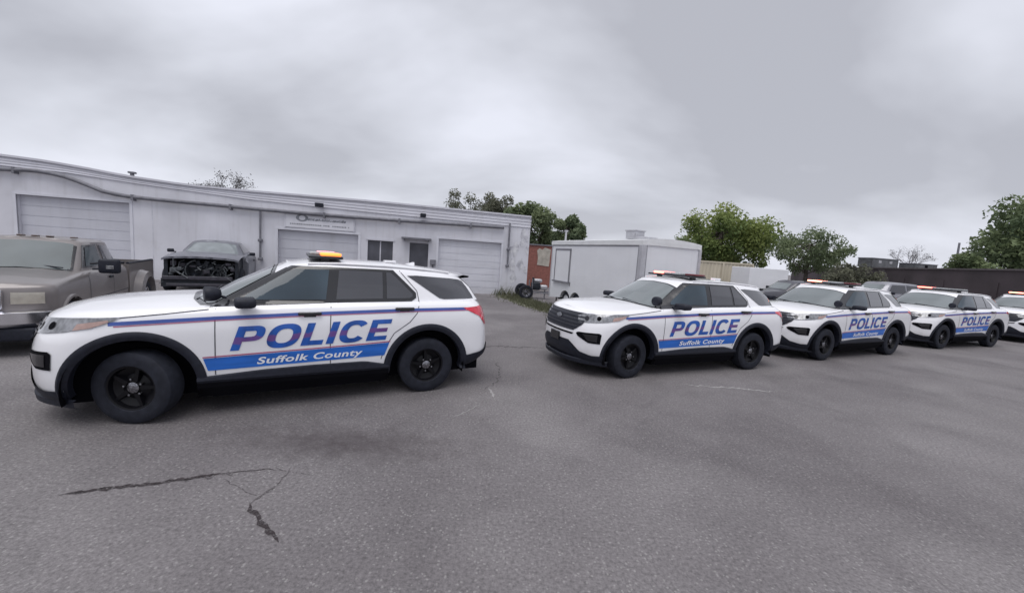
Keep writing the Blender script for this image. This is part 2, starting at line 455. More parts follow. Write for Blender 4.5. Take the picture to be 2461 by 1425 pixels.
# ------------------------------------------------------------------ ground
def asphalt():
    m = bpy.data.materials.new('asphalt'); m.use_nodes = True
    t = m.node_tree; b = t.nodes['Principled BSDF']
    tcn = t.nodes.new('ShaderNodeTexCoord')
    def nz(sc, det=3, rough=0.55, dist=0.0):
        n = t.nodes.new('ShaderNodeTexNoise'); n.inputs['Scale'].default_value = sc; n.inputs['Detail'].default_value = det
        n.inputs['Roughness'].default_value = rough; n.inputs['Distortion'].default_value = dist
        t.links.new(tcn.outputs['Object'], n.inputs['Vector']); return n.outputs[0]
    def ramp(src, a, ca, c, cc):
        n = t.nodes.new('ShaderNodeValToRGB'); t.links.new(src, n.inputs[0])
        n.color_ramp.elements[0].position = a; n.color_ramp.elements[0].color = (*ca, 1)
        n.color_ramp.elements[1].position = c; n.color_ramp.elements[1].color = (*cc, 1); return n.outputs[0]
    def mixc(f, a, c, mode='MIX'):
        n = t.nodes.new('ShaderNodeMix'); n.data_type = 'RGBA'; n.blend_type = mode
        if hasattr(f, 'links'): t.links.new(f, n.inputs[0])
        else: n.inputs[0].default_value = f
        t.links.new(a, n.inputs[6])
        if hasattr(c, 'links'): t.links.new(c, n.inputs[7])
        else: n.inputs[7].default_value = (*c, 1)
        return n.outputs[2]
    base = ramp(nz(0.35, 6, .6), 0.34, (0.130, 0.121, 0.125), 0.66, (0.208, 0.198, 0.200))
    stain = ramp(nz(0.75, 6, 0.65, 0.6), 0.50, (0, 0, 0), 0.72, (1, 1, 1))
    base = mixc(mth('MULTIPLY', stain, 0.55, tree=t), base, (0.095, 0.088, 0.092))
    pale = ramp(nz(0.28, 4, 0.6, 0.3), 0.52, (0, 0, 0), 0.70, (1, 1, 1))
    base = mixc(mth('MULTIPLY', pale, 0.5, tree=t), base, (0.235, 0.228, 0.226))
    grain = ramp(nz(38, 5, 0.8), 0.36, (0.62, 0.61, 0.62), 0.66, (1.34, 1.32, 1.34))
    base = mixc(1.0, base, grain, 'MULTIPLY')
    vo = t.nodes.new('ShaderNodeTexVoronoi'); vo.inputs['Scale'].default_value = 48
    t.links.new(tcn.outputs['Object'], vo.inputs['Vector'])
    sp = t.nodes.new('ShaderNodeSeparateColor'); t.links.new(vo.outputs['Color'], sp.inputs[0])
    peb = mth('MULTIPLY', mth('GREATER_THAN', sp.outputs[0], 0.88, tree=t), mth('LESS_THAN', vo.outputs['Distance'], 0.42, tree=t), tree=t)
    base = mixc(mth('MULTIPLY', peb, 0.30, tree=t), base, (0.42, 0.41, 0.40))
    # dark stain with some of the nearest car's shadow painted into it
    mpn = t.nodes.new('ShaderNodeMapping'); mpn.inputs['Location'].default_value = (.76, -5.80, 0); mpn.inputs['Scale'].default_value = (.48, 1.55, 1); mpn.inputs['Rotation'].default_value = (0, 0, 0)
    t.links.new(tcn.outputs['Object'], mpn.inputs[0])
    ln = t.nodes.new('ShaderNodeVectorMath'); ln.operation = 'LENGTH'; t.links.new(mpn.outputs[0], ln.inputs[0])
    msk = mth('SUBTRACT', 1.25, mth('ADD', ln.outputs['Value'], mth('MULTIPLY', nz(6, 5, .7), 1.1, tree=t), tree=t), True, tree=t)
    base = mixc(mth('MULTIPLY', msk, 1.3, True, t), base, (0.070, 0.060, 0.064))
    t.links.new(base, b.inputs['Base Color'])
    b.inputs['Roughness'].default_value = 0.82; b.inputs['Specular IOR Level'].default_value = 0.35
    bp = t.nodes.new('ShaderNodeBump'); bp.inputs['Strength'].default_value = 0.55; bp.inputs['Distance'].default_value = 0.008
    t.links.new(nz(70, 4, 0.7), bp.inputs['Height']); t.links.new(bp.outputs[0], b.inputs['Normal'])
    return m
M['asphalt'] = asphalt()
g = MB()
g.add([(-400, -60, 0), (400, -60, 0), (400, 700, 0), (-400, 700, 0)], [(0, 1, 2, 3)])
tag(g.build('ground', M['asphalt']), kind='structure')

def ragged(m, thr, sc):
    """crumbled edges: small gaps eaten into the dirt"""
    t = m.node_tree; b = t.nodes['Principled BSDF']; tcn = t.nodes.new('ShaderNodeTexCoord')
    n_ = t.nodes.new('ShaderNodeTexNoise'); n_.inputs['Scale'].default_value = sc; n_.inputs['Detail'].default_value = 6; n_.inputs['Roughness'].default_value = .75
    t.links.new(tcn.outputs['Object'], n_.inputs['Vector'])
    t.links.new(mth('MULTIPLY', mth('SUBTRACT', n_.outputs[0], thr, tree=t), 7.0, True, t), b.inputs['Alpha'])
M['crack'] = mat('crack_dirt', (0.052, 0.044, 0.047), 0.95, spec=0.1, var=0.4, scale=30)
M['crack_soft'] = mat('crack_worn', (0.105, 0.096, 0.100), 0.95, spec=0.1, var=0.3, scale=30)
ragged(M['crack'], .40, 38); ragged(M['crack_soft'], .44, 30)
def crack(pts, w0, w1, seed, m, name='pavement_crack', jit=0.012):
    rnd = random.Random(seed); L_ = []
    P = [Vector((a, b, 0)) for a, b in pts]; D = []
    for a, b in zip(P, P[1:]):
        n = max(2, int((b - a).length / 0.035))
        for i in range(n): D.append(a.lerp(b, i / n))
    D.append(P[-1]); n = len(D); ph = 0
    for i, p in enumerate(D):
        d = (D[min(i + 1, n - 1)] - D[max(i - 1, 0)]).normalized(); q = Vector((-d.y, d.x, 0))
        ph = ph * 0.6 + rnd.uniform(-jit, jit)
        t = i / (n - 1); ww = (w0 + (w1 - w0) * t) * (0.55 + 0.9 * rnd.random()) * (min(1, 6 * t + .15)) * min(1, 6 * (1 - t) + .1)
        L_.append([(p + q * (ph + ww), 0.004), (p + q * (ph - ww), 0.004)])
    mb = MB(); mb.grid([[(a.x, a.y, z) for a, z in r] for r in L_])
    return tag(mb.build(name, m), kind='structure')
crack([(-3.24, 2.70), (-2.78, 2.89), (-2.45, 3.02), (-2.27, 3.12)], 0.024, 0.019, 1, M['crack'])
for q_ in range(16):
    t_ = q_ / 15; crack([(-3.25 + t_ * .95, 2.71 + t_ * .39 + .02 * math.sin(7 * t_)), (-3.19 + t_ * .95, 2.73 + t_ * .40 + .03 * math.cos(5 * t_))], .02, .02, 200 + q_, M['crack_soft'], jit=.03) if q_ % 2 else None
crack([(-2.30, 3.10), (-2.02, 3.19), (-1.90, 3.20)], 0.007, 0.004, 2, M['crack'])
crack([(-1.83, 3.24), (-1.80, 3.12), (-1.82, 2.93), (-1.85, 2.82), (-1.86, 2.74)], 0.005, 0.013, 3, M['crack_soft'])
crack([(-1.86, 2.76), (-1.80, 2.68), (-1.70, 2.60), (-1.56, 2.48), (-1.43, 2.38)], 0.019, 0.016, 4, M['crack'])
crack([(-2.27, 3.02), (-2.1, 2.93), (-1.99, 2.89), (-1.85, 2.82)], 0.004, 0.006, 5, M['crack_soft'])
crack([(-1.97, 3.22), (-1.80, 3.19), (-1.60, 3.15)], 0.006, 0.004, 6, M['crack_soft'])
crack([(-0.19, 7.1), (-0.12, 6.6), (-0.13, 6.1), (-0.3, 5.4)], 0.015, 0.006, 7, M['crack_soft'], jit=0.03)
crack([(-0.9, 8.2), (0.0, 8.35), (0.8, 8.5)], 0.04, 0.03, 8, M['crack_soft'], jit=0.05)
M['chalk'] = mat('worn_pale_scuff', (0.30, 0.29, 0.29), 0.95, var=0.2, scale=40)
crack([(-0.33, 4.95), (-0.47, 4.72), (-0.62, 4.49)], 0.007, 0.005, 9, M['chalk'], 'pavement_scuff')
crack([(-0.26, 5.62), (-0.20, 5.45), (-0.17, 5.26)], 0.015, 0.02, 10, M['chalk'], 'pavement_scuff')
crack([(3.0, 6.45), (3.7, 6.43), (4.5, 6.40)], 0.02, 0.03, 11, M['chalk'], 'pavement_scuff', jit=0.03)

# ------------------------------------------------------------------ wheels
def wheel(parent, x, y, r, wdt, sgn, rim_m, style='steel', name='wheel', rimr=0.6):
    """y = centre of the tyre; sgn = +1 when the outer face points to +Y"""
    wh = empty(name, (x, y, r), 0, 1, parent)
    h = wdt / 2
    t = MB(); rr = r * rimr
    prof = [(rr, -h * .8), (rr + .01, -h * .95), (r * .80, -h), (r * .93, -h * .96), (r * .985, -h * .82), (r, -h * .5), (r, 0), (r, h * .5), (r * .985, h * .82), (r * .93, h * .96), (r * .80, h), (rr + .012, h * .95), (rr, h * .8), (rr, -h * .8)]
    t.lathe([(a, b * sgn) for a, b in prof], 48)
    ty = t.build('tyre', M['rubber'], wh, smooth=40)
    q = MB()
    q.lathe([(rr + .004, -h * .7 * sgn), (rr * .98, h * .4 * sgn), (rr + .004, h * .80 * sgn), (rr + .004, h * .86 * sgn), (rr * .95, h * .82 * sgn), (rr * .90, h * .45 * sgn), (rr * .60, h * .20 * sgn), (rr * .40, h * .36 * sgn), (rr * .20, h * .44 * sgn), (0.001, h * .44 * sgn)], 40)
    # dished spokes standing proud of the disc
    ns = 5 if style == 'steel' else 8
    for k in range(ns):
        T = Matrix.Rotation(2 * math.pi * (k + .15) / ns, 4, 'Y')
        y0, y1 = h * .22 * sgn, h * .62 * sgn
        a, b = rr * .30, rr * .93
        wa, wb = rr * .15, rr * .10
        pts = [(a, min(y0, y1), -wa), (b, min(y0, y1), -wb), (b, min(y0, y1), wb), (a, min(y0, y1), wa), (a, max(y0, y1), -wa * .7), (b, max(y0, y1), -wb * .6), (b, max(y0, y1), wb * .6), (a, max(y0, y1), wa * .7)]
        q.add([T @ Vector(p) for p in pts], [(0, 3, 2, 1), (4, 5, 6, 7), (0, 1, 5, 4), (1, 2, 6, 5), (2, 3, 7, 6), (3, 0, 4, 7)])
    q.build('rim', rim_m, wh, smooth=30)
    c = MB()
    c.lathe([(rr * .27, h * .44 * sgn), (rr * .25, h * .66 * sgn), (rr * .15, h * .74 * sgn), (0.001, h * .75 * sgn)], 20)
    for k in range(5):
        T = Matrix.Rotation(2 * math.pi * (k + .5) / 5, 4, 'Y') @ Matrix.Translation((rr * .38, 0, 0))
        c.lathe([(rr * .05, h * .36 * sgn), (rr * .05, h * .70 * sgn), (0.001, h * .72 * sgn)], 8, T)
    c.build('hub_cap', M['hub'] if style == 'steel' else rim_m, wh, smooth=30)
    return wh
M['hub'] = mat('hub_metal', (0.24, 0.24, 0.26), 0.25, metal=0.9, var=0.7, scale=55)

# ------------------------------------------------------------------ police SUV
OX = 1.5125
def Z(*p): return list(p)
def police_car():
    root = empty('police_car')
    lv = [
        dict(w=.84, xf=-.78, xr=3.90, cf=.60, cr=.40, z=Z((-1, .20), (0, .24), (3, .26), (4.1, .34))),
        dict(w=.945, xf=-.90, xr=4.03, cf=.66, cr=.38, z=Z((-1, .30), (0, .33), (3, .35), (4.1, .43))),
        dict(w=.975, xf=-.945, xr=4.10, cf=.68, cr=.36, z=Z((-1, .48), (0, .50), (3, .50), (4.1, .55))),
        dict(w=.985, xf=-.945, xr=4.09, cf=.68, cr=.36, z=Z((-1, .68), (0, .70), (3, .72), (4.1, .74))),
        dict(w=.990, xf=-.915, xr=4.06, cf=.68, cr=.36, z=Z((-1, .86), (0, .90), (1.5, .92), (4.1, .95))),
        dict(w=.972, xf=-.86, xr=4.01, cf=.74, cr=.36, z=Z((-1, 1.0), (-.3, 1.04), (.5, 1.07), (1.5, 1.10), (4.1, 1.14))),
        dict(w=.945, xf=-.81, xr=3.96, cf=.72, cr=.36, z=Z((-1, 1.075), (-.4, 1.11), (.5, 1.15), (1.5, 1.19), (4.1, 1.22))),
        dict(w=.895, xf=-.74, xr=3.90, cf=.66, cr=.36, z=Z((-1, 1.10), (-.6, 1.135), (-.2, 1.16), (.5, 1.20), (1.5, 1.24), (4.1, 1.275))),
    ]
    arches = [(0, .381, .55), (3.025, .381, .55)]
    S = Shell(OX, lv, arches)
    S.lid(Z((-.75, .015), (-.50, .06), (0, .075), (.5, .06), (.7, 0.0), (4, 0.0)))
    base = [(.38, 0, 1.19), (.40, .36, 1.19), (.48, .62, 1.195), (.66, .78, 1.20), (1.0, .868, 1.215), (1.7, .886, 1.235), (2.5, .882, 1.25), (3.2, .86, 1.26), (3.62, .80, 1.265), (3.86, .66, 1.27), (3.92, .36, 1.27), (3.94, 0, 1.27)]
    mid = [(.76, 0, 1.42), (.78, .33, 1.42), (.85, .56, 1.42), (1.0, .70, 1.42), (1.25, .80, 1.43), (1.8, .815, 1.44), (2.5, .81, 1.45), (3.1, .785, 1.45), (3.5, .73, 1.45), (3.74, .60, 1.45), (3.82, .33, 1.45), (3.84, 0, 1.45)]
    top = [(1.22, 0, 1.655), (1.235, .32, 1.65), (1.29, .53, 1.645), (1.36, .645, 1.645), (1.50, .70, 1.655), (1.9, .715, 1.66), (2.5, .71, 1.655), (3.0, .69, 1.635), (3.35, .64, 1.61), (3.58, .53, 1.595), (3.66, .29, 1.59), (3.68, 0, 1.59)]
    edge = [(1.30, 0, 1.695), (1.315, .30, 1.69), (1.36, .50, 1.685), (1.43, .60, 1.69), (1.55, .645, 1.70), (1.9, .665, 1.712), (2.5, .66, 1.705), (3.0, .64, 1.68), (3.4, .59, 1.65), (3.66, .50, 1.62), (3.76, .28, 1.612), (3.78, 0, 1.61)]
    S.green([base, mid, top, edge], Z((1.3, .022), (1.7, .05), (2.6, .05), (3.8, .02)))
    S.mb.build('body', M['white_paint'], root, smooth=38)
    B = S.bvh()
    # dark parts under and inside the arches
    u = MB(); u.box((OX - 3.9, -.70, .20), (OX + .60, .70, .80)); u.box((OX - 2.42, -.90, .20), (OX - .62, .90, .36))
    u.build('underbody', M['dark_gap'], root)
    for ax in (0, 3.025):
        for sg in (1, -1):
            a = MB(); rows = []
            for i in range(25):
                th = math.radians(-14 + 208 * i / 24)
                rows.append([(OX - ax + .54 * math.cos(th), sg * yy, .381 + .54 * math.sin(th)) for yy in (.62, .975)])
            a.grid(rows); a.build('wheel_well', M['dark_gap'], root)
    # fender flares
    for ax in (0, 3.025):
        for sg in (1, -1):
            mb = MB(); rows = []
            for i in range(41):
                th = math.radians(-9 + 198 * i / 40)
                c, s_ = math.cos(th), math.sin(th)
                def bp(r, off):
                    x, z = ax - r * c, .381 + r * s_
                    hit = B.ray_cast(Vector((OX - x, sg * 4, z)), Vector((0, -sg, 0)))[0]
                    yy = abs(hit.y) if hit is not None else .95
                    return (OX - x, sg * (yy + off), z)
                ro = .592
                yb = abs(bp(.56, 0)[1])
                rows.append([bp(ro, -.01), bp(ro - .004, .012), bp(.57, .022), (OX - ax + .535 * c, sg * (yb + .020), .381 + .535 * s_), (OX - ax + .502 * c, sg * (yb + .004), .381 + .502 * s_), (OX - ax + .498 * c, sg * (yb - .10), .381 + .498 * s_)])
            mb.grid(rows); mb.build('fender_flare', M['black_plastic'], root, smooth=40)
    # sills and lower cladding
    for sg in (1, -1):
        mb = MB()
        rows = []
        for i in range(31):
            x = .50 + (2.50 - .50) * i / 30
            zt = lerp([(.5, .45), (.62, .46), (1.1, .495), (1.6, .51), (2.2, .51), (2.38, .47), (2.5, .44)], x)
            rows.append([(OX - x, sg * .955, zt + .005), (OX - x, sg * 1.000, zt - .012), (OX - x, sg * 1.005, .415), (OX - x, sg * .985, .385)])
        mb.grid(rows); mb.build('side_sill', M['black_plastic'], root, smooth=35)
        mb = MB(); mb.grid([[(OX - x, sg * .984, .386), (OX - x, sg * .975, .33), (OX - x, sg * .90, .21), (OX - x, sg * .60, .20)] for x in (.50, 1.2, 1.9, 2.50)]); mb.build('sill_shade_skin', M['dark_gap'], root)  # near-black skin over the white body: shade under the sill put into colour
    # front lower bumper / air dam and rear lower bumper
    fb = MB()
    front_patch(fb, B, [[(-.90, .27), (.90, .27), (.90, .385), (.80, .39), (.64, .43), (.50, .53), (.40, .585), (-.40, .585), (-.50, .53), (-.64, .43), (-.80, .39), (-.97, .385)]], .012, .05)
    fb.build('front_bumper_valance', M['black_plastic'], root, smooth=40)
    for sg in (1, -1):
        fb = MB(); side_patch(fb, B, OX, [[(-.80, .27), (-.50, .27), (-.50, .40), (-.62, .395), (-.80, .385)]], sg, .014, .05)
        fb.build('bumper_corner', M['black_plastic'], root, smooth=40)
    lip = MB(); lip.grid([[(OX + .955 - .50 * abs(y / .93) ** 3 + dx, y, z) for dx, z in ((-.02, .30), (.005, .285), (-.005, .225), (-.06, .20))] for y in [(-.93 + 1.86 * i / 30) for i in range(31)]])
    lip.build('front_lip', M['black_plastic'], root, smooth=40)
    rb = MB()
    for sg in (1, -1):
        side_patch(rb, B, OX, [[(3.60, .33), (4.02, .42), (4.02, .61), (3.95, .59), (3.80, .535), (3.62, .50), (3.50, .50)]], sg, .014, .05)
    front_patch(rb, B, [[(-.88, .42), (.88, .42), (.88, .61), (-.88, .61)]], .014, .06, rear=True)
    rb.build('rear_bumper_valance', M['black_plastic'], root, smooth=40)
    # grille, slot, corner vents, plate bracket
    gr = MB(); front_patch(gr, B, [[(-.62, 1.07), (.62, 1.07), (.68, 1.0), (.62, .88), (.48, .765), (-.48, .765), (-.62, .88), (-.68, 1.0)]], .008, .05)
    gobj = gr.build('grille', M['grille'], root, smooth=40)
    bars = MB()
    for z in (.82, .88, .94, 1.0):
        ww = lerp([(.745, .45), (.84, .58), (.97, .66)], z)
        front_patch(bars, B, strip([(-ww, z), (ww, z)], .018), .018, .05)
    bars.build('grille_bar', M['black_plastic'], root)
    badge = MB(); front_patch(badge, B, [[(.085 * math.cos(a), .955 + .036 * math.sin(a)) for a in [i * math.pi / 10 for i in range(20)]]], .026, .05)
    badge.build('badge', M['hub'], root)
    sl = MB(); front_patch(sl, B, [[(-.50, .725), (.50, .725), (.46, .695), (-.46, .695)]], .007, .05)
    sl.build('bumper_slot', M['dark_gap'], root)
    pb = MB(); pb.bbox((OX + .965, .0, .60), (.03, .30, .15), 0, .008); pb.build('plate_bracket', M['gloss_black'], root)
    for sg in (1, -1):
        v = MB()
        a = sg * .7; dd = (-.7, -a, 0); ua = Vector((-.7, a, 0)).normalized() if sg > 0 else Vector((-.7, a, 0)).normalized()
        # diagonal view of the corner: u grows rearwards round the corner from the centre line
        def diag(mb_, poly3, off):
            uu = Vector((-1, sg, 0)).normalized(); d = Vector((-1, -sg, 0)).normalized()
            P2 = [(Vector((OX - x, sg * y, 0)).dot(uu), z) for x, y, z in poly3]
            vv, ff = project(B, [P2], (0, 0, 0), uu, (0, 0, 1), d, off, .028); mb_.add(vv, ff)
        diag(v, [(-.88, .56, .735), (-.86, .60, .76), (-.62, .88, .78), (-.59, .90, .76), (-.60, .89, .60), (-.76, .77, .60), (-.87, .60, .69)], .008)
        v.build('corner_vent', M['dark_gap'], root, smooth=40)
        v2 = MB(); diag(v2, [(-.80, .66, .735), (-.64, .865, .75), (-.65, .865, .63), (-.75, .75, .63)], .014)
        v2.build('fog_lamp', M['gloss_black'], root, smooth=40)
        # headlamp wraps from the grille to the fender
        h = MB()
        diag(h, [(-.84, .50, 1.02), (-.76, .62, 1.068), (-.56, .88, 1.092), (-.35, .93, 1.103), (-.08, .95, 1.110), (-.14, .96, 1.075), (-.28, .96, 1.015), (-.50, .92, .97), (-.66, .83, .945), (-.80, .64, .925), (-.84, .56, .92)], .010)
        hl = h.build('headlight', M['lamp_lens'], root, smooth=40)
        h2 = MB(); circ = lambda xx, yy, zz, rr_: [(xx + rr_ * math.cos(a_) * .7071, yy + rr_ * math.cos(a_) * .7071, zz + rr_ * math.sin(a_)) for a_ in [k_ * math.pi / 8 for k_ in range(16)]]
        diag(h2, circ(-.76, .68, .995, .038), .016)
        h2.build('projector', M['gloss_black'], hl, smooth=40)
        h4 = MB(); diag(h4, circ(-.62, .83, 1.015, .036), .016)
        h4.build('projector', M['dark_gap'], hl, smooth=40)
        h3 = MB(); side_patch(h3, B, OX, [[(-.40, 1.045), (-.18, 1.083), (-.17, 1.065), (-.30, 1.01), (-.43, .985)]], sg, .014, .03)
        h3.build('amber_reflector', M['amber'], hl, smooth=40)
        # tail lamp
        tl = MB()
        tlm = [(3.52, 1.185), (3.78, 1.20), (4.02, 1.195), (4.02, .92), (3.90, .92), (3.78, 1.06), (3.62, 1.135)]
        side_patch(tl, B, OX, [tlm], sg, .008, .05)
        front_patch(tl, B, [[(sg * .60, 1.08), (sg * .92, 1.08), (sg * .92, 1.17), (sg * .60, 1.17)]], .008, .05, rear=True)
        tl.build('taillight', M['red_lens'], root, smooth=40)
    # windows: black surround, then glass
    for sg in (1, -1):
        tr = MB(); side_patch(tr, B, OX, [[(.60, 1.205), (1.30, 1.632), (1.36, 1.668), (1.8, 1.675), (2.575, 1.665), (2.62, 1.62), (2.865, 1.375), (2.865, 1.31), (2.80, 1.265), (1.75, 1.245)]], sg, .007, .03)
        tr.build('window_surround', M['gloss_black'], root, smooth=40)
        fg = MB(); side_patch(fg, B, OX, [[(.90, 1.275), (.93, 1.32), (1.34, 1.595), (1.42, 1.632), (1.785, 1.638), (1.745, 1.282)]], sg, .013, .03)
        fg.build('front_window', M['glass_front'], root, smooth=40)
        rg = MB(); side_patch(rg, B, OX, [[(1.86, 1.285), (1.90, 1.638), (2.43, 1.632), (2.42, 1.295)], [(2.47, 1.297), (2.48, 1.632), (2.54, 1.628), (2.59, 1.585), (2.815, 1.36), (2.815, 1.325), (2.77, 1.302)]], sg, .013, .03)
        rg.build('rear_window', M['glass_tint'], root, smooth=40)
        qg = MB(); side_patch(qg, B, OX, [[(2.76, 1.598), (2.90, 1.603), (3.40, 1.575), (3.56, 1.556), (3.62, 1.53), (3.745, 1.34), (3.76, 1.295), (3.27, 1.290), (3.20, 1.305)]], sg, .006, .05)
        qg.build('quarter_window', M['glass_tint'], root, smooth=40)
        # panel gaps
        for gp in ([(.66, .47), (.66, 1.0), (.66, 1.19)], [(1.80, .51), (1.79, .9), (1.80, 1.25)], [(2.40, .52), (2.44, .66), (2.56, .86), (2.76, 1.00), (2.86, 1.12), (2.90, 1.28), (2.88, 1.40), (2.66, 1.66)], [(-.10, 1.105), (.25, 1.14), (.60, 1.18)]):
            sm = MB(); side_patch(sm, B, OX, strip(gp, .010), sg, .003, .1); sm.build('panel_gap', M['seam'], root)
        # door handles
        for hx, hz in ((1.57, 1.13), (2.69, 1.178)):
            hd = MB()
            hit = B.ray_cast(Vector((OX - hx, sg * 4, hz)), Vector((0, -sg, 0)))[0]; yy = abs(hit.y)
            hd.bbox((OX - hx, sg * (yy + .018), hz), (.25, .045, .038), 0, .012)
            hd.bbox((OX - hx - .0, sg * (yy + .004), hz - .028), (.13, .02, .03), 0, .006)
            hd.build('door_handle', M['gloss_black'], root, smooth=40)
        # mirrors
        mr = MB(); mr.bbox((OX - .94, sg * 1.075, 1.275), (.20, .25, .105), sg * .12, .04)
        mr.bbox((OX - .92, sg * .945, 1.235), (.09, .13, .05), 0, .015)
        mo = mr.build('mirror', M['black_plastic'], root, smooth=50)
        # livery
        ns = MB()
        side_patch(ns, B, OX, strip([(-.18, 1.048), (.67, 1.092), (1.5, 1.125), (2.86, 1.163), (3.56, 1.172)], .036), sg, .0045, .1)
        ns.build('blue_stripe', M['navy'], root)
        rs = MB()
        side_patch(rs, B, OX, strip([(-.14, 1.022), (.67, 1.067), (1.5, 1.100), (2.86, 1.139), (3.60, 1.150)], .010), sg, .0045, .1)
        rs.build('red_stripe', M['red'], root)
        bb = MB()
        side_patch(bb, B, OX, [[(.555, .655), (1.0, .672), (1.6, .695), (2.2, .722), (2.50, .738), (2.44, .57), (1.6, .545), (1.0, .528), (.595, .518)]], sg, .0045, .1)
        bb.build('blue_band', M['blue'], root)
        rt = MB()
        side_patch(rt, B, OX, strip([(.55, .668), (1.0, .685), (1.6, .708), (2.2, .735), (2.51, .752)], .014), sg, .0045, .1)
        rt.build('red_stripe', M['red'], root)
        for txt, x0, x1, z0, z1, slope, bold, sh, mm, nm, off in (('POLICE', .79, 2.53, .728, 1.000, .030, .042, .20, M['letters'], 'police_lettering', .005), ('Suffolk County', 1.04, 2.17, .562, .640, .028, .024, .20, M['letter_white'], 'county_lettering', .008)):
            V, Fc = block_letters() if txt == 'POLICE' else text_mesh(txt, 1.0, bold, sh, 1.0, 1.08)
            xs = [v[0] for v in V]; cap = 0.0
            ys = [v[1] for v in V]
            H0 = 0.0; H1 = max(ys) if txt == 'POLICE' else max(ys)
            lo, hi = min(xs), max(xs)
            V = [((x - lo) / (hi - lo) * (x1 - x0), y / H1 * (z1 - z0)) for x, y in V]
            V = [(x, y + slope * x) for x, y in V] if sg > 0 else [(x, y + slope * ((x1 - x0) - x)) for x, y in V]
            V2, F2 = cut_mesh(V, Fc, .08)
            if sg > 0: V2 = [(x0 + x, z0 + y) for x, y in V2]
            else: V2 = [(x1 - x, z0 + y) for x, y in V2]
            tm = MB(); side_patch(tm, B, OX, None, sg, off, mesh=(V2, F2))
            tm.build(nm, mm, root)
    # windscreen and tailgate glass
    ws = MB(); v, f = project(B, [[(-.80, .10), (-.50, .02), (0, -.02), (.50, .02), (.80, .10), (.655, .875), (.4, .915), (0, .93), (-.4, .915), (-.655, .875)]], (OX - .40, 0, 1.20), (0, 1, 0), (-.8, 0, .455), (-.455, 0, -.8), .006, .04)
    # keep only what lies above the cowl
    ws.add(v, f); ws.build('windshield_surround', M['gloss_black'], root, smooth=40)
    wg = MB(); v, f = project(B, [[(-.74, .145), (-.50, .07), (0, .03), (.50, .07), (.74, .145), (.605, .835), (.4, .875), (0, .89), (-.4, .875), (-.605, .835)]], (OX - .40, 0, 1.20), (0, 1, 0), (-.8, 0, .455), (-.455, 0, -.8), .012, .04)
    wg.add(v, f); wg.build('windshield', M['windshield'], root, smooth=40)
    wp = MB()
    for y0, y1 in ((.55, -.05), (-.02, -.60)):
        wp.tube([(OX - .44, y0, 1.245), (OX - .50, (y0 + y1) / 2, 1.265), (OX - .52, y1, 1.285)], .009, 6)
    wp.build('wiper', M['black_plastic'], root)
    bgm = MB(); front_patch(bgm, B, [[(-.62, 1.30), (.62, 1.30), (.50, 1.56), (-.50, 1.56)]], .006, .06, rear=True)
    bgm.build('rear_glass', M['glass_tint'], root, smooth=40)
    sp = MB(); sp.grid([[(OX - 3.56, y * .9, 1.615), (OX - 3.68, y * .9, 1.620), (OX - 3.77, y * .9, 1.612), (OX - 3.765, y * .9, 1.588), (OX - 3.64, y * .9, 1.575)] for y in [(-.56 + 1.12 * i / 12) for i in range(13)]])
    sp.build('rear_spoiler', M['black_plastic'], root, smooth=40)
    # roof rails, antenna fin, spotlight
    for sg in (1, -1):
        rr = MB(); rr.tube([(OX - 1.55, sg * .655, 1.708), (OX - 1.9, sg * .675, 1.722), (OX - 2.5, sg * .67, 1.715), (OX - 3.0, sg * .65, 1.690), (OX - 3.4, sg * .60, 1.655)], .014, 8)
        rr.build('roof_rail', M['white_paint'], root, smooth=60)
    fin = MB(); fin.add([(OX - 2.85, -.02, 1.715), (OX - 3.05, -.02, 1.70), (OX - 3.05, .02, 1.70), (OX - 2.85, .02, 1.715), (OX - 3.02, 0, 1.765), (OX - 3.05, 0, 1.765)], [(0, 1, 5, 4), (3, 2, 5, 4), (0, 3, 4), (1, 2, 5)])
    fin.build('roof_antenna', M['white_paint'], root)
    fin = MB(); fin.bbox((OX - 2.62, .25, 1.765), (.16, .12, .035), 0, .01); fin.build('roof_sensor', M['white_paint'], root)
    st = MB()
    Ts = Matrix.Translation((OX - .60, .80, 1.335)) @ Matrix.Rotation(R(-75), 4, 'Z')
    st.lathe([(0.001, -.10), (.05, -.09), (.075, -.05), (.082, 0), (.082, .05), (.07, .06), (0.001, .055)], 20, Ts)
    st.tube([(OX - .62, .79, 1.33), (OX - .74, .77, 1.29)], .014, 8)
    st.build('spotlight', M['black_plastic'], root, smooth=50)
    # light bar
    lbx = OX - 1.76
    lb = empty('light_bar', (lbx, 0, 1.745), 0, 1, root)
    b = MB(); b.bbox((0, 0, .045), (.40, 1.18, .035), 0, .012); b.bbox((0, .45, .015), (.10, .06, .04)); b.bbox((0, -.45, .015), (.10, .06, .04))
    b.build('bar_base', M['bar_black'], lb, smooth=40)
    for nm, y0, y1, mm in (('outer_lamp', .30, .58, 'lens_dark_red'), ('middle_lamp', .07, .285, 'bar_clear'), ('middle_lamp', -.155, .055, 'bar_clear'), ('outer_lamp', -.58, -.17, 'lit_red')):
        q = MB(); ou = nm == 'outer_lamp'; q.bbox((-.06 if ou else 0, (y0 + y1) / 2, .082), (.24 if ou else .36, y1 - y0, .038), 0, .012); q.build(nm, M[mm], lb, smooth=40)
    # wheels
    for ax, nm in ((0, 'front_wheel'), (3.025, 'rear_wheel')):
        for sg in (1, -1):
            wheel(root, OX - ax, sg * .845, .377, .24, sg, M['rim'], name=nm)
    return root

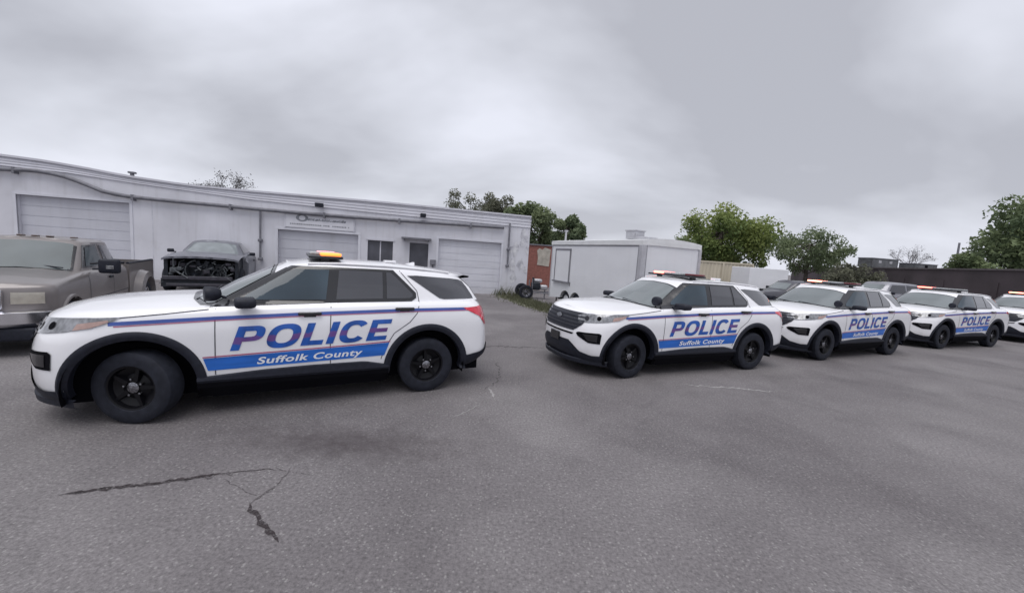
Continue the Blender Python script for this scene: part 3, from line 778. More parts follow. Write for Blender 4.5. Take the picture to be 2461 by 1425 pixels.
CARS = [(-3.744, 3.81, .512), (2.108, 6.563, .394), (7.432, 9.053, .421), (13.2, 11.80, .36), (19.7, 14.35, .38)]
LAB = ['nearest white police SUV, front wheels turned, amber roof lamp lit at its near end',
       'second white police SUV in the queue, pale red lamp lit, before the white box trailer',
       'third white police SUV in the queue, glowing orange lamp, nose behind the second one',
       'fourth white police SUV in the queue, small and nearly the rightmost, red roof lamp lit',
       'farthest white police SUV, cut off by the right edge, only nose and windshield visible']
proto = police_car()
for i, (x0, y0, yaw) in enumerate(CARS):
    fw = Vector((-math.cos(yaw), -math.sin(yaw), 0)); n = Vector((math.sin(yaw), -math.cos(yaw), 0))
    o = proto if i == 0 else copy_tree(proto)
    c = Vector((x0, y0, 0)) - n * .985 - fw * 1.5125
    o.location = c; o.rotation_euler = (0, 0, yaw + math.pi)
    tag(o, LAB[i], 'police car', 'white police SUVs queued across the yard')
    def kids(o_, nm):
        r = []
        for ch in o_.children:
            if ch.name.split('.')[0] == nm: r.append(ch)
            r += kids(ch, nm)
        return r
    lamps = kids(o, 'outer_lamp')
    right_lamp = [l for l in lamps if l.data.vertices[0].co.y < 0][0]
    left_lamp = [l for l in lamps if l is not right_lamp][0]
    right_lamp['lamp_side'] = 1
    CARS[i] = CARS[i] + (o, left_lamp, right_lamp)
for i, c in enumerate(CARS):
    o, ll, rl = c[3:]
    if 'lamp_side' in rl: del rl['lamp_side']
    for l, mname in ((ll, ['lit_amber', 'lens_dark_red', 'lens_dark_red', 'bar_clear', 'bar_clear'][i]), (rl, ['lit_pink', 'lit_red', 'lit_core', 'lit_red', 'lit_core'][i])):
        l.data = l.data.copy(); l.data.materials.clear(); l.data.materials.append(M[mname])
for i, c in enumerate(CARS):
    for j, ch in enumerate(c[3].children):
        if 'wheel' in ch.name and ch.type == 'EMPTY': ch.rotation_euler = (0, 0.37 + 1.13 * i + 0.71 * j, 0)
# steering
for ch in CARS[0][3].children:
    if ch.name.startswith('front_wheel'): ch.rotation_euler = (0, .5, R(-23))
for ch in CARS[1][3].children:
    if ch.name.startswith('front_wheel'): ch.rotation_euler = (0, 1.2, R(6))

# ------------------------------------------------------------------ garage building
M['wall'] = mat('painted_block', (0.66, 0.66, 0.71), 0.85, spec=0.3, var=0.10, scale=0.7, bump=0.15, bscale=25, detail=8)
def weather(m, amt, foot=True):
    """vertical rain streaks, blotches and splash dirt at the foot of a painted wall"""
    t = m.node_tree; b = t.nodes['Principled BSDF']; src = b.inputs['Base Color'].links[0].from_socket
    tcn = t.nodes.new('ShaderNodeTexCoord'); mp_ = t.nodes.new('ShaderNodeMapping'); mp_.inputs['Scale'].default_value = (5, 5, .35)
    t.links.new(tcn.outputs['Object'], mp_.inputs[0])
    n_ = t.nodes.new('ShaderNodeTexNoise'); n_.inputs['Scale'].default_value = 1.0; n_.inputs['Detail'].default_value = 6; t.links.new(mp_.outputs[0], n_.inputs['Vector'])
    n2 = t.nodes.new('ShaderNodeTexNoise'); n2.inputs['Scale'].default_value = 1.1; n2.inputs['Detail'].default_value = 8; n2.inputs['Roughness'].default_value = .65; t.links.new(tcn.outputs['Object'], n2.inputs['Vector'])
    f = mth('MULTIPLY', mth('SUBTRACT', n_.outputs[0], .52, True, t), 3.0, True, t)
    f2 = mth('MULTIPLY', mth('SUBTRACT', n2.outputs[0], .56, True, t), 3.5, True, t)
    f = mth('ADD', f, f2, True, t)
    if foot:
        sp = t.nodes.new('ShaderNodeSeparateXYZ'); t.links.new(tcn.outputs['Object'], sp.inputs[0])
        ft = mth('MULTIPLY', mth('SUBTRACT', mth('ADD', n2.outputs[0], 0.15, tree=t), mth('MULTIPLY', sp.outputs[2], 1.1, tree=t), True, t), 1.6, True, t)
        f = mth('ADD', f, ft, True, t)
    f = mth('MULTIPLY', f, amt, True, t)
    mn = t.nodes.new('ShaderNodeMix'); mn.data_type = 'RGBA'; t.links.new(f, mn.inputs[0]); t.links.new(src, mn.inputs[6]); mn.inputs[7].default_value = (.30, .285, .27, 1)
    t.links.new(mn.outputs[2], b.inputs['Base Color'])
weather(M['wall'], .28)
M['fascia'] = mat('painted_metal_siding', (0.60, 0.60, 0.655), 0.6, var=0.10, scale=1.2, stretch=(0.25, 1, 3))
M['door_panel'] = mat('roller_door', (0.66, 0.665, 0.72), 0.5, var=0.07, scale=1.0, stretch=(0.6, 1, 2))
M['door_grey'] = mat('garage_door_grey', (0.55, 0.555, 0.61), 0.5, var=0.07, scale=1.0)
M['pipe'] = mat('dark_conduit', (0.17, 0.17, 0.195), 0.6, var=0.2, scale=5)
M['dark_door'] = mat('dark_window', (0.085, 0.087, 0.105), 0.35, var=0.25, scale=2)
M['peel'] = mat('bare_patch', (0.46, 0.46, 0.52), 0.9, var=0.2, scale=4, c2=(0.66, 0.66, 0.68))
M['roof'] = mat('roof_membrane', (0.25, 0.25, 0.27), 0.9, var=0.2, scale=2)
for k_ in ('fascia', 'door_panel', 'door_grey'): weather(M[k_], .20, k_ != 'fascia')
A13 = R(13)
gb = empty('garage_building', (-0.63, 19.2, 0), A13)
tag(gb, 'long low white garage building with roller doors and a dark conduit along its top', 'building')
TOP = [(-30, 4.75), (-19.2, 4.42), (-17.9, 4.36), (-16.6, 4.24), (-15.3, 4.08), (-13.2, 3.94), (-10.9, 3.93), (-6, 3.97), (1.34, 3.91)]
FB = [(-30, 4.35), (-19.2, 4.02), (-17.3, 3.98), (-14.9, 3.80), (-10.9, 3.56), (-5.9, 3.45), (1.34, 3.36)]
OPEN = [(-24.5, -21.0, 0, 3.0), (-18.80, -15.20, 0, 3.02), (-9.86, -6.60, 0, 2.42), (-6.20, -5.10, 0, 2.23), (-4.36, -3.51, 0, 2.24), (-3.05, -.05, 0, 2.52)]
wl = MB()
br = sorted(set([-30, 1.34] + [v for o in OPEN for v in o[:2]]))
for a, b in zip(br, br[1:]):
    op = [o for o in OPEN if o[0] <= a and b <= o[1]]
    z0 = op[0][3] if op else 0
    n = max(1, int((b - a) / 1.0))
    for i in range(n):
        s0, s1 = a + (b - a) * i / n, a + (b - a) * (i + 1) / n
        t0, t1 = lerp(FB, s0), lerp(FB, s1)
        wl.add([(s0, 0, z0), (s1, 0, z0), (s1, .3, z0), (s0, .3, z0), (s0, 0, t0), (s1, 0, t1), (s1, .3, t1), (s0, .3, t0)], [(0, 3, 2, 1), (4, 5, 6, 7), (0, 1, 5, 4), (1, 2, 6, 5), (2, 3, 7, 6), (3, 0, 4, 7)])
wl.box((1.04, .302, 0), (1.34, 11, 3.3)); wl.box((-30, .302, 0), (-29.7, 11, 3.6)); wl.box((-29.7, 10.7, 0), (1.04, 11, 3.4))
wl.build('wall', M['wall'], gb)
# lapped metal fascia: each course leans out a little at its foot
fs = MB()
for i in range(44):
    s0 = -30 + 31.34 * i / 44; s1 = -30 + 31.34 * (i + 1) / 44
    for c in range(4):
        def zz(s, q): return lerp(FB, s) + (lerp(TOP, s) - lerp(FB, s)) * q / 4 + .002
        ya, yb = -.045, -.02
        fs.add([(s0, ya, zz(s0, c)), (s1, ya, zz(s1, c)), (s1, yb, zz(s1, c + 1)), (s0, yb, zz(s0, c + 1)), (s0, .02, zz(s0, c)), (s1, .02, zz(s1, c))], [(0, 1, 2, 3), (0, 4, 5, 1)])
    ta, tb = lerp(TOP, s0), lerp(TOP, s1)
    fs.add([(s0, -.085, ta - .06), (s1, -.085, tb - .06), (s1, -.085, tb + .02), (s0, -.085, ta + .02), (s0, .3, ta + .02), (s1, .3, tb + .02)], [(0, 1, 2, 3), (3, 2, 5, 4)])
fs.add([(1.34, -.085, 3.36), (1.34, .3, 3.36), (1.34, .3, 3.93), (1.34, -.085, 3.93)], [(0, 1, 2, 3)])
fs.add([(1.343, .3, 3.36), (1.343, 11, 3.36), (1.343, 11, 3.70), (1.343, .3, 3.93)], [(0, 1, 2, 3)])
fs.build('fascia', M['fascia'], gb)
rf = MB(); rf.add([(-30, .3, 4.3), (1.3, .3, 3.7), (1.3, 11, 3.5), (-30, 11, 3.9)], [(0, 1, 2, 3)]); rf.build('roof', M['roof'], gb)
# roller doors with horizontal panels
def roller(s0, s1, z1, m, n):
    mb = MB(); ph = z1 / n
    for i in range(n):
        mb.box((s0, .16, i * ph), (s1, .20, (i + 1) * ph - .02)); mb.box((s0, .175, (i + 1) * ph - .02), (s1, .20, (i + 1) * ph))
    return mb.build('garage_door', m, gb)
roller(-24.5, -21.0, 3.0, M['door_grey'], 8)
roller(-18.80, -15.20, 3.02, M['door_grey'], 8)
roller(-9.86, -6.60, 2.42, M['door_grey'], 6)
roller(-3.05, -.05, 2.52, M['door_panel'], 8)
fr = MB()
for s0, s1, z1 in ((-18.80, -15.20, 3.02), (-9.86, -6.60, 2.42), (-3.05, -.05, 2.52)):
    fr = MB(); fr.box((s0 - .10, -.02, 0), (s0, .05, z1)); fr.box((s1, -.02, 0), (s1 + .10, .05, z1)); fr.box((s0 - .10, -.025, z1), (s1 + .10, .045, z1 + .09))
    fr.build('door_frame', M['door_panel'], gb)
wn = MB(); wn.box((-6.20, .12, .0), (-5.10, .16, 2.23)); wn.build('dark_opening', M['dark_door'], gb)
wf = MB(); wf.box((-6.28, -.03, 2.23), (-5.02, .06, 2.31)); wf.box((-5.68, .10, 1.0), (-5.63, .119, 2.2)); wf.build('opening_frame', M['fascia'], gb)
dr = MB(); dr.box((-4.36, .12, .02), (-3.51, .16, 2.24)); dr.build('entrance_door', M['dark_door'], gb)
cn = MB(); cn.box((-4.72, -.42, 2.40), (-3.40, .0, 2.47)); cn.box((-4.62, -.38, 2.30), (-4.58, 0, 2.40)); cn.box((-3.54, -.38, 2.30), (-3.50, 0, 2.40)); cn.build('canopy', M['pipe'], gb)
# conduit with brackets, two downpipes
PI = [(-30, 4.0), (-19.2, 3.87), (-18.1, 3.93), (-17.3, 3.84), (-16.5, 3.58), (-15.9, 3.36), (-14.9, 3.25), (-11.6, 3.20), (-10.5, 3.18), (-8, 3.17), (-5.9, 3.18), (-3, 3.22), (.25, 3.27)]
pp = MB(); pp.tube([(s, -.13, spl(PI, s)) for s in np.arange(-30, .26, .4)], .075, 8)
pp.build('conduit', M['pipe'], gb, smooth=60)
for s in (-18.7, -15.0, -11.6, -8.0, -4.85, -1.6):
    b = MB(); z = spl(PI, s); b.box((s - .04, -.20, z - .14), (s + .04, 0, z + .09)); b.build('pipe_bracket', M['pipe'], gb)
for s, zt, zb in ((-10.5, 3.12, 1.05), (.28, 3.5, 1.40)):
    d = MB(); d.tube([(s, -.12, zt), (s, -.12, zb)], .045, 8)
    for z in (zb + .05, (zt + zb) / 2 - .2): d.bbox((s, -.11, z), (.15, .17, .12), 0, .02)
    d.build('downpipe', M['pipe'], gb, smooth=60)
for s, z in ((-8.18, 3.56), (-3.81, 3.50)):
    b = MB(); b.bbox((s, -.25, z), (.34 if s < -5 else .24, .16, .17), .2, .02); b.box((s - .03, -.18, z - .05), (s + .03, -.06, z + .02)); b.build('floodlight', M['black_plastic'], gb)
b = MB(); b.bbox((-3.28, -.12, 1.40), (.26, .20, .24), 0, .02); b.box((-3.31, -.1, 1.15), (-3.25, -.02, 1.28)); b.build('meter_box', M['pipe'], gb)
b = MB(); b.tube([(-15.8, 1.2, 4.0), (-15.8, 1.2, 4.32)], .07, 10); b.bbox((-15.8, 1.2, 4.35), (.24, .2, .08), 0, .03); b.build('roof_vent', M['pipe'], gb)
# vertical hairline joint + stained right end with bare patches
b = MB(); b.box((-14.46, -.004, 0), (-14.42, .01, 3.2)); b.build('wall_joint', M['fascia'], gb)
rnd = random.Random(4)
for i in range(15):
    s, z = rnd.uniform(.40, 1.28), rnd.uniform(.6, 3.25); r0 = rnd.uniform(.06, .20)
    p = MB(); n = 11; vs = [(min(1.335, s + r0 * math.cos(a) * rnd.uniform(.6, 1.1)), -.004 - i * .0005, z + 1.5 * r0 * math.sin(a) * rnd.uniform(.6, 1.2)) for a in [2 * math.pi * k / n for k in range(n)]]
    p.add(vs, [tuple(range(n))]); p.build('peeled_paint', M['peel'], gb)
# long curved smear of old paint left of the middle door
# sign with weathered lettering
M['sign'] = mat('sign_board', (0.68, 0.68, 0.73), 0.6, var=0.06, scale=2)
M['sign_ink'] = mat('faded_ink', (0.24, 0.25, 0.28), 0.8, var=0.2, scale=8)
sg_ = empty('wall_sign', (-8.18, -.012, 2.87), 0, 1, gb)
b = MB(); b.box((-1.36, -.04, -.32), (1.36, .005, .31)); b.build('sign_board', M['sign'], sg_)
b = MB()
for a in ((-1.42, -.05, -.34, -1.36, .005, .33), (1.36, -.05, -.34, 1.42, .005, .33)): b.box(a[:3], a[3:])
b.build('sign_frame', M['fascia'], sg_)
b = MB(); rnd = random.Random(9)
for k in range(30):                              # illegible weathered script: worn strokes only
    a = 2 * math.pi * k / 30; c2 = 2 * math.pi * (k + 1) / 30
    for r0, r1 in ((.10, .19),):
        b.add([(-.72 + r0 * 1.3 * math.cos(a), -.044, .10 + r0 * math.sin(a)), (-.72 + r1 * 1.3 * math.cos(a), -.044, .10 + r1 * .8 * math.sin(a)), (-.72 + r1 * 1.3 * math.cos(c2), -.044, .10 + r1 * .8 * math.sin(c2)), (-.72 + r0 * 1.3 * math.cos(c2), -.044, .10 + r0 * math.sin(c2))], [(0, 1, 2, 3)])
x = -.50
while x < 1.05:
    h = rnd.uniform(.05, .11); ww = rnd.uniform(.03, .08)
    b.add([(x, -.044, .0), (x + ww, -.044, .01), (x + ww + .02, -.044, .01 + h), (x + .015, -.044, h)], [(0, 1, 2, 3)]); x += ww + rnd.uniform(.005, .03)
x = -1.2
while x < 1.2:
    ww = rnd.uniform(.03, .07)
    if rnd.random() < .85: b.add([(x, -.044, -.20), (x + ww, -.044, -.20), (x + ww, -.044, -.15), (x, -.044, -.15)], [(0, 1, 2, 3)])
    x += ww + .02
b.build('faded_lettering', M['sign_ink'], sg_)

# ------------------------------------------------------------------ pickup truck
M['tan'] = mat('tan_metallic_paint', (0.215, 0.195, 0.192), 0.34, metal=0.25, coat=0.4, var=0.12, scale=1.2)
M['tan_hood'] = M['tan']
M['glass_sky'] = mat('pickup_glass', (0.085, 0.105, 0.115), 0.10, spec=0.3, coat=0.0, var=0.15, scale=1.5)
M['dull_lamp'] = mat('yellowed_lamp', (0.40, 0.37, 0.32), 0.15, coat=0.9, var=0.18, scale=5)
def pickup():
    root = empty('pickup_truck')
    ox = 2.0
    lv = [dict(w=.88, xf=-.70, xr=3.05, cf=.25, cr=.05, z=Z((-1, .42), (3, .45))),
          dict(w=.97, xf=-.76, xr=3.06, cf=.28, cr=.05, z=Z((-1, .58), (3, .56))),
          dict(w=1.0, xf=-.78, xr=3.06, cf=.28, cr=.05, z=Z((-1, .80), (3, .80))),
          dict(w=.995, xf=-.77, xr=3.06, cf=.26, cr=.05, z=Z((-1, 1.0), (0, 1.05), (3, 1.05))),
          dict(w=.96, xf=-.75, xr=3.05, cf=.24, cr=.05, z=Z((-1, 1.10), (0, 1.20), (1, 1.24), (3, 1.26))),
          dict(w=.88, xf=-.70, xr=3.04, cf=.20, cr=.05, z=Z((-1, 1.14), (0, 1.24), (1, 1.30), (3, 1.32)))]
    S = Shell(ox, lv, [(0, .40, .50)], ns=60, nf=8, nr=5, rows=18)
    S.lid(Z((-.8, .02), (-.5, .05), (.6, .07), (1, 0), (3, 0)))
    base = [(.70, 0, 1.27), (.74, .40, 1.27), (.82, .70, 1.275), (.95, .82, 1.28), (1.5, .86, 1.29), (2.3, .86, 1.30), (2.85, .84, 1.30), (3.0, .72, 1.30), (3.03, .36, 1.30), (3.04, 0, 1.30)]
    top = [(1.30, 0, 1.86), (1.32, .36, 1.855), (1.38, .62, 1.85), (1.46, .69, 1.85), (1.8, .72, 1.86), (2.3, .72, 1.86), (2.66, .70, 1.85), (2.78, .60, 1.845), (2.82, .30, 1.845), (2.83, 0, 1.845)]
    edge = [(1.38, 0, 1.90), (1.40, .33, 1.895), (1.46, .58, 1.895), (1.54, .64, 1.895), (1.8, .66, 1.905), (2.3, .66, 1.905), (2.60, .64, 1.895), (2.72, .55, 1.89), (2.75, .28, 1.89), (2.76, 0, 1.89)]
    S.green([base, top, edge], Z((1.4, .03), (2, .045), (2.8, .03)))
    S.mb.build('body', M['tan'], root, smooth=38)
    B = S.bvh()
    u = MB(); u.box((ox - 5.2, -.72, .35), (ox + .5, .72, .80)); u.build('underbody', M['dark_gap'], root)
    # bed: open box with rails and dual-wheel fenders
    bd = MB()
    for sg in (1, -1):
        y0, y1 = sorted((sg * .93, sg * 1.0))
        pts = [(3.12, .52), (3.12, 1.33), (5.25, 1.33), (5.25, .60), (4.62, .60)] + [(4.05 - .5 * math.cos(a), .42 + .52 * math.sin(a)) for a in [R(170 - 16 * i) for i in range(11)]] + [(3.5, .52)]
        n = len(pts); vs = [(ox - a, y0, b_) for a, b_ in pts] + [(ox - a, y1, b_) for a, b_ in pts]
        bd.add(vs, [tuple(range(n)), tuple(range(n, 2 * n))] + [(i, (i + 1) % n, n + (i + 1) % n, n + i) for i in range(n)])
    bd.box((ox - 5.25, -.929, .60), (ox - 5.19, .929, 1.33)); bd.box((ox - 3.18, -.929, .60), (ox - 3.12, .929, 1.33)); bd.box((ox - 5.18, -.929, .66), (ox - 3.19, .929, .70))
    bd.build('cargo_bed', M['tan'], root)
    rl = MB()
    for sg in (1, -1): rl.tube([(ox - 3.14, sg * .965, 1.345), (ox - 5.24, sg * .965, 1.345)], .035, 8)
    rl.tube([(ox - 3.15, -.9, 1.36), (ox - 3.15, .9, 1.36)], .03, 8)
    rl.build('bed_rail', M['black_plastic'], root, smooth=60)
    for sg in (1, -1):
        f_ = MB(); rows = []
        for i in range(17):
            th = R(-5 + 190 * i / 16); c, s_ = math.cos(th), math.sin(th)
            rows.append([(ox - 4.05 + .72 * c, sg * .998, .42 + .72 * s_), (ox - 4.05 + .68 * c, sg * 1.16, .42 + .66 * s_), (ox - 4.05 + .52 * c, sg * 1.19, .42 + .53 * s_), (ox - 4.05 + .50 * c, sg * 1.02, .42 + .50 * s_)])
        f_.grid(rows); f_.build('rear_fender', M['tan'], root, smooth=50)
        f_ = MB(); rows = []
        for i in range(17):
            th = R(-5 + 190 * i / 16); c, s_ = math.cos(th), math.sin(th)
            rows.append([(ox + .56 * c, sg * .985, .40 + .56 * s_), (ox + .54 * c, sg * 1.03, .40 + .54 * s_), (ox + .50 * c, sg * 1.03, .40 + .50 * s_), (ox + .49 * c, sg * .70, .40 + .49 * s_)])
        f_.grid(rows); f_.build('front_fender_lip', M['tan'], root, smooth=50)
        a = MB(); a.grid([[(ox + .52 * math.cos(th), sg * yy, .40 + .52 * math.sin(th)) for yy in (.6, .98)] for th in [R(-20 + 220 * i / 16) for i in range(17)]])
        a.build('wheel_well', M['dark_gap'], root)
        g1 = MB(); side_patch(g1, B, ox, [[(1.02, 1.35), (1.40, 1.80), (1.98, 1.82), (2.0, 1.35)]], sg, .006, .08); g1.build('window_surround', M['gloss_black'], root, smooth=40)
        g1 = MB(); side_patch(g1, B, ox, [[(1.16, 1.38), (1.44, 1.76), (1.90, 1.78), (1.92, 1.38)]], sg, .012, .08); g1.build('door_window', M['glass_sky'], root, smooth=40)
        g1 = MB(); side_patch(g1, B, ox, [[(2.12, 1.37), (2.12, 1.80), (2.58, 1.79), (2.76, 1.50), (2.78, 1.37)]], sg, .008, .08); g1.build('rear_side_window', M['glass_tint'], root, smooth=40)
        for p, w_ in (([(.78, .58), (.80, 1.26)], .014), ([(2.06, .58), (2.06, 1.82)], .014), ([(.55, .74), (3.04, .74)], .02)):
            sm = MB(); side_patch(sm, B, ox, strip(p, w_), sg, .005, .1); sm.build('panel_gap', M['seam'], root)
        h = MB(); hit = B.ray_cast(Vector((ox - 1.9, sg * 4, 1.12)), Vector((0, -sg, 0)))[0]
        h.bbox((ox - 1.9, sg * (abs(hit.y) + .015), 1.12), (.16, .04, .05), 0, .01); h.build('door_handle', M['black_plastic'], root)
        m_ = MB(); m_.bbox((ox - 1.12, sg * 1.20, 1.40), (.14, .34, .30), 0, .05); m_.tube([(ox - 1.15, sg * .9, 1.44), (ox - 1.13, sg * 1.1, 1.47)], .025, 6); m_.tube([(ox - 1.15, sg * .93, 1.33), (ox - 1.13, sg * 1.1, 1.34)], .025, 6)
        mo = m_.build('mirror', M['black_plastic'], root, smooth=50)
        m_ = MB(); m_.bbox((ox - 1.045, sg * 1.22, 1.38), (.01, .12, .07), 0, .003); m_.build('mirror_marker', M['lamp_lens'], mo)
        h = MB(); front_patch(h, B, [[(sg * .53, .86), (sg * .88, .86), (sg * .88, 1.05), (sg * .53, 1.05)]], .012, .06)
        side_patch(h, B, ox, [[(-.74, .86), (-.66, .86), (-.66, 1.05), (-.74, 1.05)]], sg, .012, .06)
        hl = h.build('headlight', M['dull_lamp'], root)
    g1 = MB(); v, f = project(B, [[(-.74, .05), (.74, .05), (.66, .77), (-.66, .77)]], (ox - .76, 0, 1.25), (0, 1, 0), (-.70, 0, .62), (-.62, 0, -.70), .006, .08); g1.add(v, f); g1.build('windshield_surround', M['gloss_black'], root, smooth=40)
    g1 = MB(); v, f = project(B, [[(-.70, .09), (.70, .09), (.61, .80), (-.61, .80)]], (ox - .76, 0, 1.25), (0, 1, 0), (-.70, 0, .62), (-.62, 0, -.70), .012, .08); g1.add(v, f); g1.build('windshield', M['glass_sky'], root, smooth=40)
    g1 = MB(); g1.tube([(ox - .80, .62, 1.36), (ox - .90, .10, 1.42), (ox - .93, -.05, 1.44)], .012, 6); g1.tube([(ox - .80, -.10, 1.36), (ox - .90, -.55, 1.42)], .012, 6); g1.build('wiper', M['black_plastic'], root)
    gr = MB(); gr.bbox((ox + .79, 0, .94), (.10, .92, .32), 0, .03); gr.build('grille', M['chrome'], root, smooth=40)
    gr2 = MB(); gr2.bbox((ox + .845, 0, .94), (.02, .80, .22), 0, .005)
    gi = gr2.build('grille_insert', M['dark_gap'], root)
    bp = MB(); bp.grid([[(ox + .98 - .22 * abs(y) ** 3, y, .76), (ox + 1.02 - .22 * abs(y) ** 3, y, .74), (ox + 1.02 - .22 * abs(y) ** 3, y, .56), (ox + .96 - .22 * abs(y) ** 3, y, .50), (ox + .75 - .1 * abs(y) ** 3, y, .50)] + [(ox + .72, y, .755), (ox + .98 - .22 * abs(y) ** 3, y, .76)] for y in [-1.02 + 2.04 * i / 24 for i in range(25)]])
    bp.build('front_bumper', M['chrome'], root, smooth=40)
    va = MB(); va.bbox((ox + .80, 0, .38), (.25, 1.7, .22), 0, .04); va.build('valance', M['black_plastic'], root, smooth=40)
    for y in (-.55, -.2, 0, .2, .55):
        c = MB(); c.bbox((ox - 1.56, y, 1.945), (.14, .08, .03), 0, .01); c.build('clearance_light', M['amber_dark'], root)
    for ax, nm in ((0, 'front_wheel'), (4.05, 'rear_wheel')):
        for sg in (1, -1):
            wheel(root, ox - ax, sg * (.86 if ax == 0 else 1.0), .41, .25, sg, M['chrome'], 'round', nm)
    return root, ox
M['amber_dark'] = mat('dark_marker_lens', (0.10, 0.07, 0.06), 0.3, var=0.2)
pk, ox = pickup()
th, s_ = -1.039, .90
pk.rotation_euler = (0, 0, th); pk.scale = (s_, s_, s_)
pk.location = (-8.086 - ox * s_ * math.cos(th), 5.992 - ox * s_ * math.sin(th), 0)
tag(pk, 'dusty tan pickup truck with black mirrors and roof marker lights, at left edge', 'pickup truck')

# ------------------------------------------------------------------ wrecked car without its front end
M['grey_paint'] = mat('faded_grey_paint', (0.19, 0.195, 0.225), 0.4, metal=0.2, coat=0.3, var=0.2, scale=2)
M['engine'] = mat('engine_grime', (0.012, 0.016, 0.024), 0.55, var=0.5, scale=12)
M['engine_grey'] = mat('cast_aluminium', (0.11, 0.12, 0.13), 0.5, metal=0.4, var=0.4, scale=25)
def wreck():
    root = empty('wrecked_car'); ox = 1.4
    lv = [dict(w=.80, xf=.42, xr=3.6, cf=.05, cr=.3, z=Z((-1, .22), (4, .26))),
          dict(w=.92, xf=.42, xr=3.7, cf=.05, cr=.3, z=Z((-1, .40), (4, .42))),
          dict(w=.94, xf=.42, xr=3.75, cf=.05, cr=.3, z=Z((-1, .68), (4, .70))),
          dict(w=.92, xf=.42, xr=3.72, cf=.05, cr=.3, z=Z((-1, .90), (4, .96))),
          dict(w=.86, xf=.42, xr=3.66, cf=.05, cr=.3, z=Z((-1, .98), (4, 1.05)))]
    S = Shell(ox, lv, [(2.9, .34, .40)], ns=50, nf=5, nr=6, rows=14)
    S.lid(Z((.4, .03), (4, .03)))
    base = [(.62, 0, 1.00), (.66, .36, 1.0), (.76, .62, 1.0), (.95, .76, 1.0), (1.6, .80, 1.01), (2.4, .79, 1.02), (3.0, .70, 1.02), (3.15, .40, 1.02), (3.2, 0, 1.02)]
    top = [(1.30, 0, 1.36), (1.32, .28, 1.355), (1.38, .48, 1.35), (1.46, .55, 1.35), (1.8, .58, 1.36), (2.1, .57, 1.35), (2.4, .50, 1.33), (2.5, .28, 1.33), (2.52, 0, 1.33)]
    edge = [(1.38, 0, 1.385), (1.40, .25, 1.38), (1.45, .43, 1.38), (1.52, .48, 1.38), (1.8, .50, 1.385), (2.1, .49, 1.38), (2.34, .43, 1.36), (2.42, .24, 1.36), (2.44, 0, 1.36)]
    S.green([base, top, edge], Z((1.4, .02), (2, .035), (2.5, .02)))
    S.mb.build('body', M['grey_paint'], root, smooth=38)
    B = S.bvh()
    # hood still in place, nothing under it
    hd = MB(); rows = []
    for i in range(13):
        x = -.52 + 1.14 * i / 12
        rows.append([(ox - x, .82 * k / 8, spl([(-.52, .93), (-.2, .985), (.62, 1.025)], x) + .05 * (1 - (abs(k) / 8) ** 2) - (.03 if abs(k) == 8 else 0)) for k in range(-8, 9)])
    hd.grid(rows); rows = [[(ox + .52 + .035 * math.sin(k * 2.3), .82 * k / 8, .93 + .05 * (1 - (abs(k) / 8) ** 2) - (.03 if abs(k) == 8 else 0) - dz) for k in range(-8, 9)] for dz in (0, .05)]
    hd.grid(rows); hd.build('hood', M['grey_paint'], root, smooth=40)
    eb = MB(); eb.box((ox - .40, -.80, .25), (ox - .38, .80, .97))
    for sg in (1, -1):
        y0, y1 = sorted((sg * .72, sg * .80)); eb.box((ox - .38, y0, .45), (ox + .42, y1, .93)); eb.box((ox - .38, y0 - .0, .28), (ox + .42, y1, .44))
    eb.bbox((ox - .05, 0, .55), (.60, 1.0, .50), 0, .05); eb.box((ox + .30, -.86, .16), (ox + .44, .86, .38))
    eb.build('engine_bay', M['engine'], root)
    fn = MB(); T = Matrix.Translation((ox + .34, -.02, .62)) @ Matrix.Rotation(R(90), 4, 'Z')
    fn.lathe([(.30, -.03), (.31, .02), (.285, .03), (.28, -.02)], 28, T)
    for k in range(7):
        a = 2 * math.pi * k / 7; fn.add([(ox + .33, -.02 + .05 * math.cos(a), .62 + .05 * math.sin(a)), (ox + .34, -.02 + .27 * math.cos(a), .62 + .27 * math.sin(a)), (ox + .32, -.02 + .27 * math.cos(a + .4), .62 + .27 * math.sin(a + .4)), (ox + .31, -.02 + .06 * math.cos(a + .8), .62 + .06 * math.sin(a + .8))], [(0, 1, 2, 3)])
    fn.build('cooling_fan', M['engine'], root, smooth=40)
    sp = MB(); T2 = Matrix.Translation((ox + .40, -.02, .62)) @ Matrix.Rotation(R(90), 4, 'Z')
    sp.tube([(ox + .40, -.10 + .27 * math.cos(a), .60 + .27 * math.sin(a)) for a in [R(100 + 12 * i) for i in range(10)]], .016, 6)
    T3 = Matrix.Translation((ox + .38, .34, .66)) @ Matrix.Rotation(R(90), 4, 'Z')
    sp.lathe([(.03, -.03), (.03, .03), (.075, .03), (.085, 0), (.075, -.03)], 16, T3)
    sp.tube([(ox + .44, -.60, .92), (ox + .42, -.60, .66)], .022, 8)
    sp.bbox((ox + .42, -.60, .60), (.12, .16, .14), .3, .03); sp.bbox((ox + .44, -.48, .64), (.08, .10, .10), 0, .02); sp.bbox((ox + .40, -.66, .50), (.06, .10, .08), .5, .02)
    sp.bbox((ox + .36, .62, .70), (.10, .14, .07), 0, .02); sp.bbox((ox + .36, .10, .36), (.08, .2, .05), 0, .01)
    sp.tube([(ox + .4, .2, .45), (ox + .42, .45, .42), (ox + .38, .68, .55)], .018, 6)
    sp.build('engine_parts', M['engine_grey'], root, smooth=40)
    rw = random.Random(8); wr = MB()
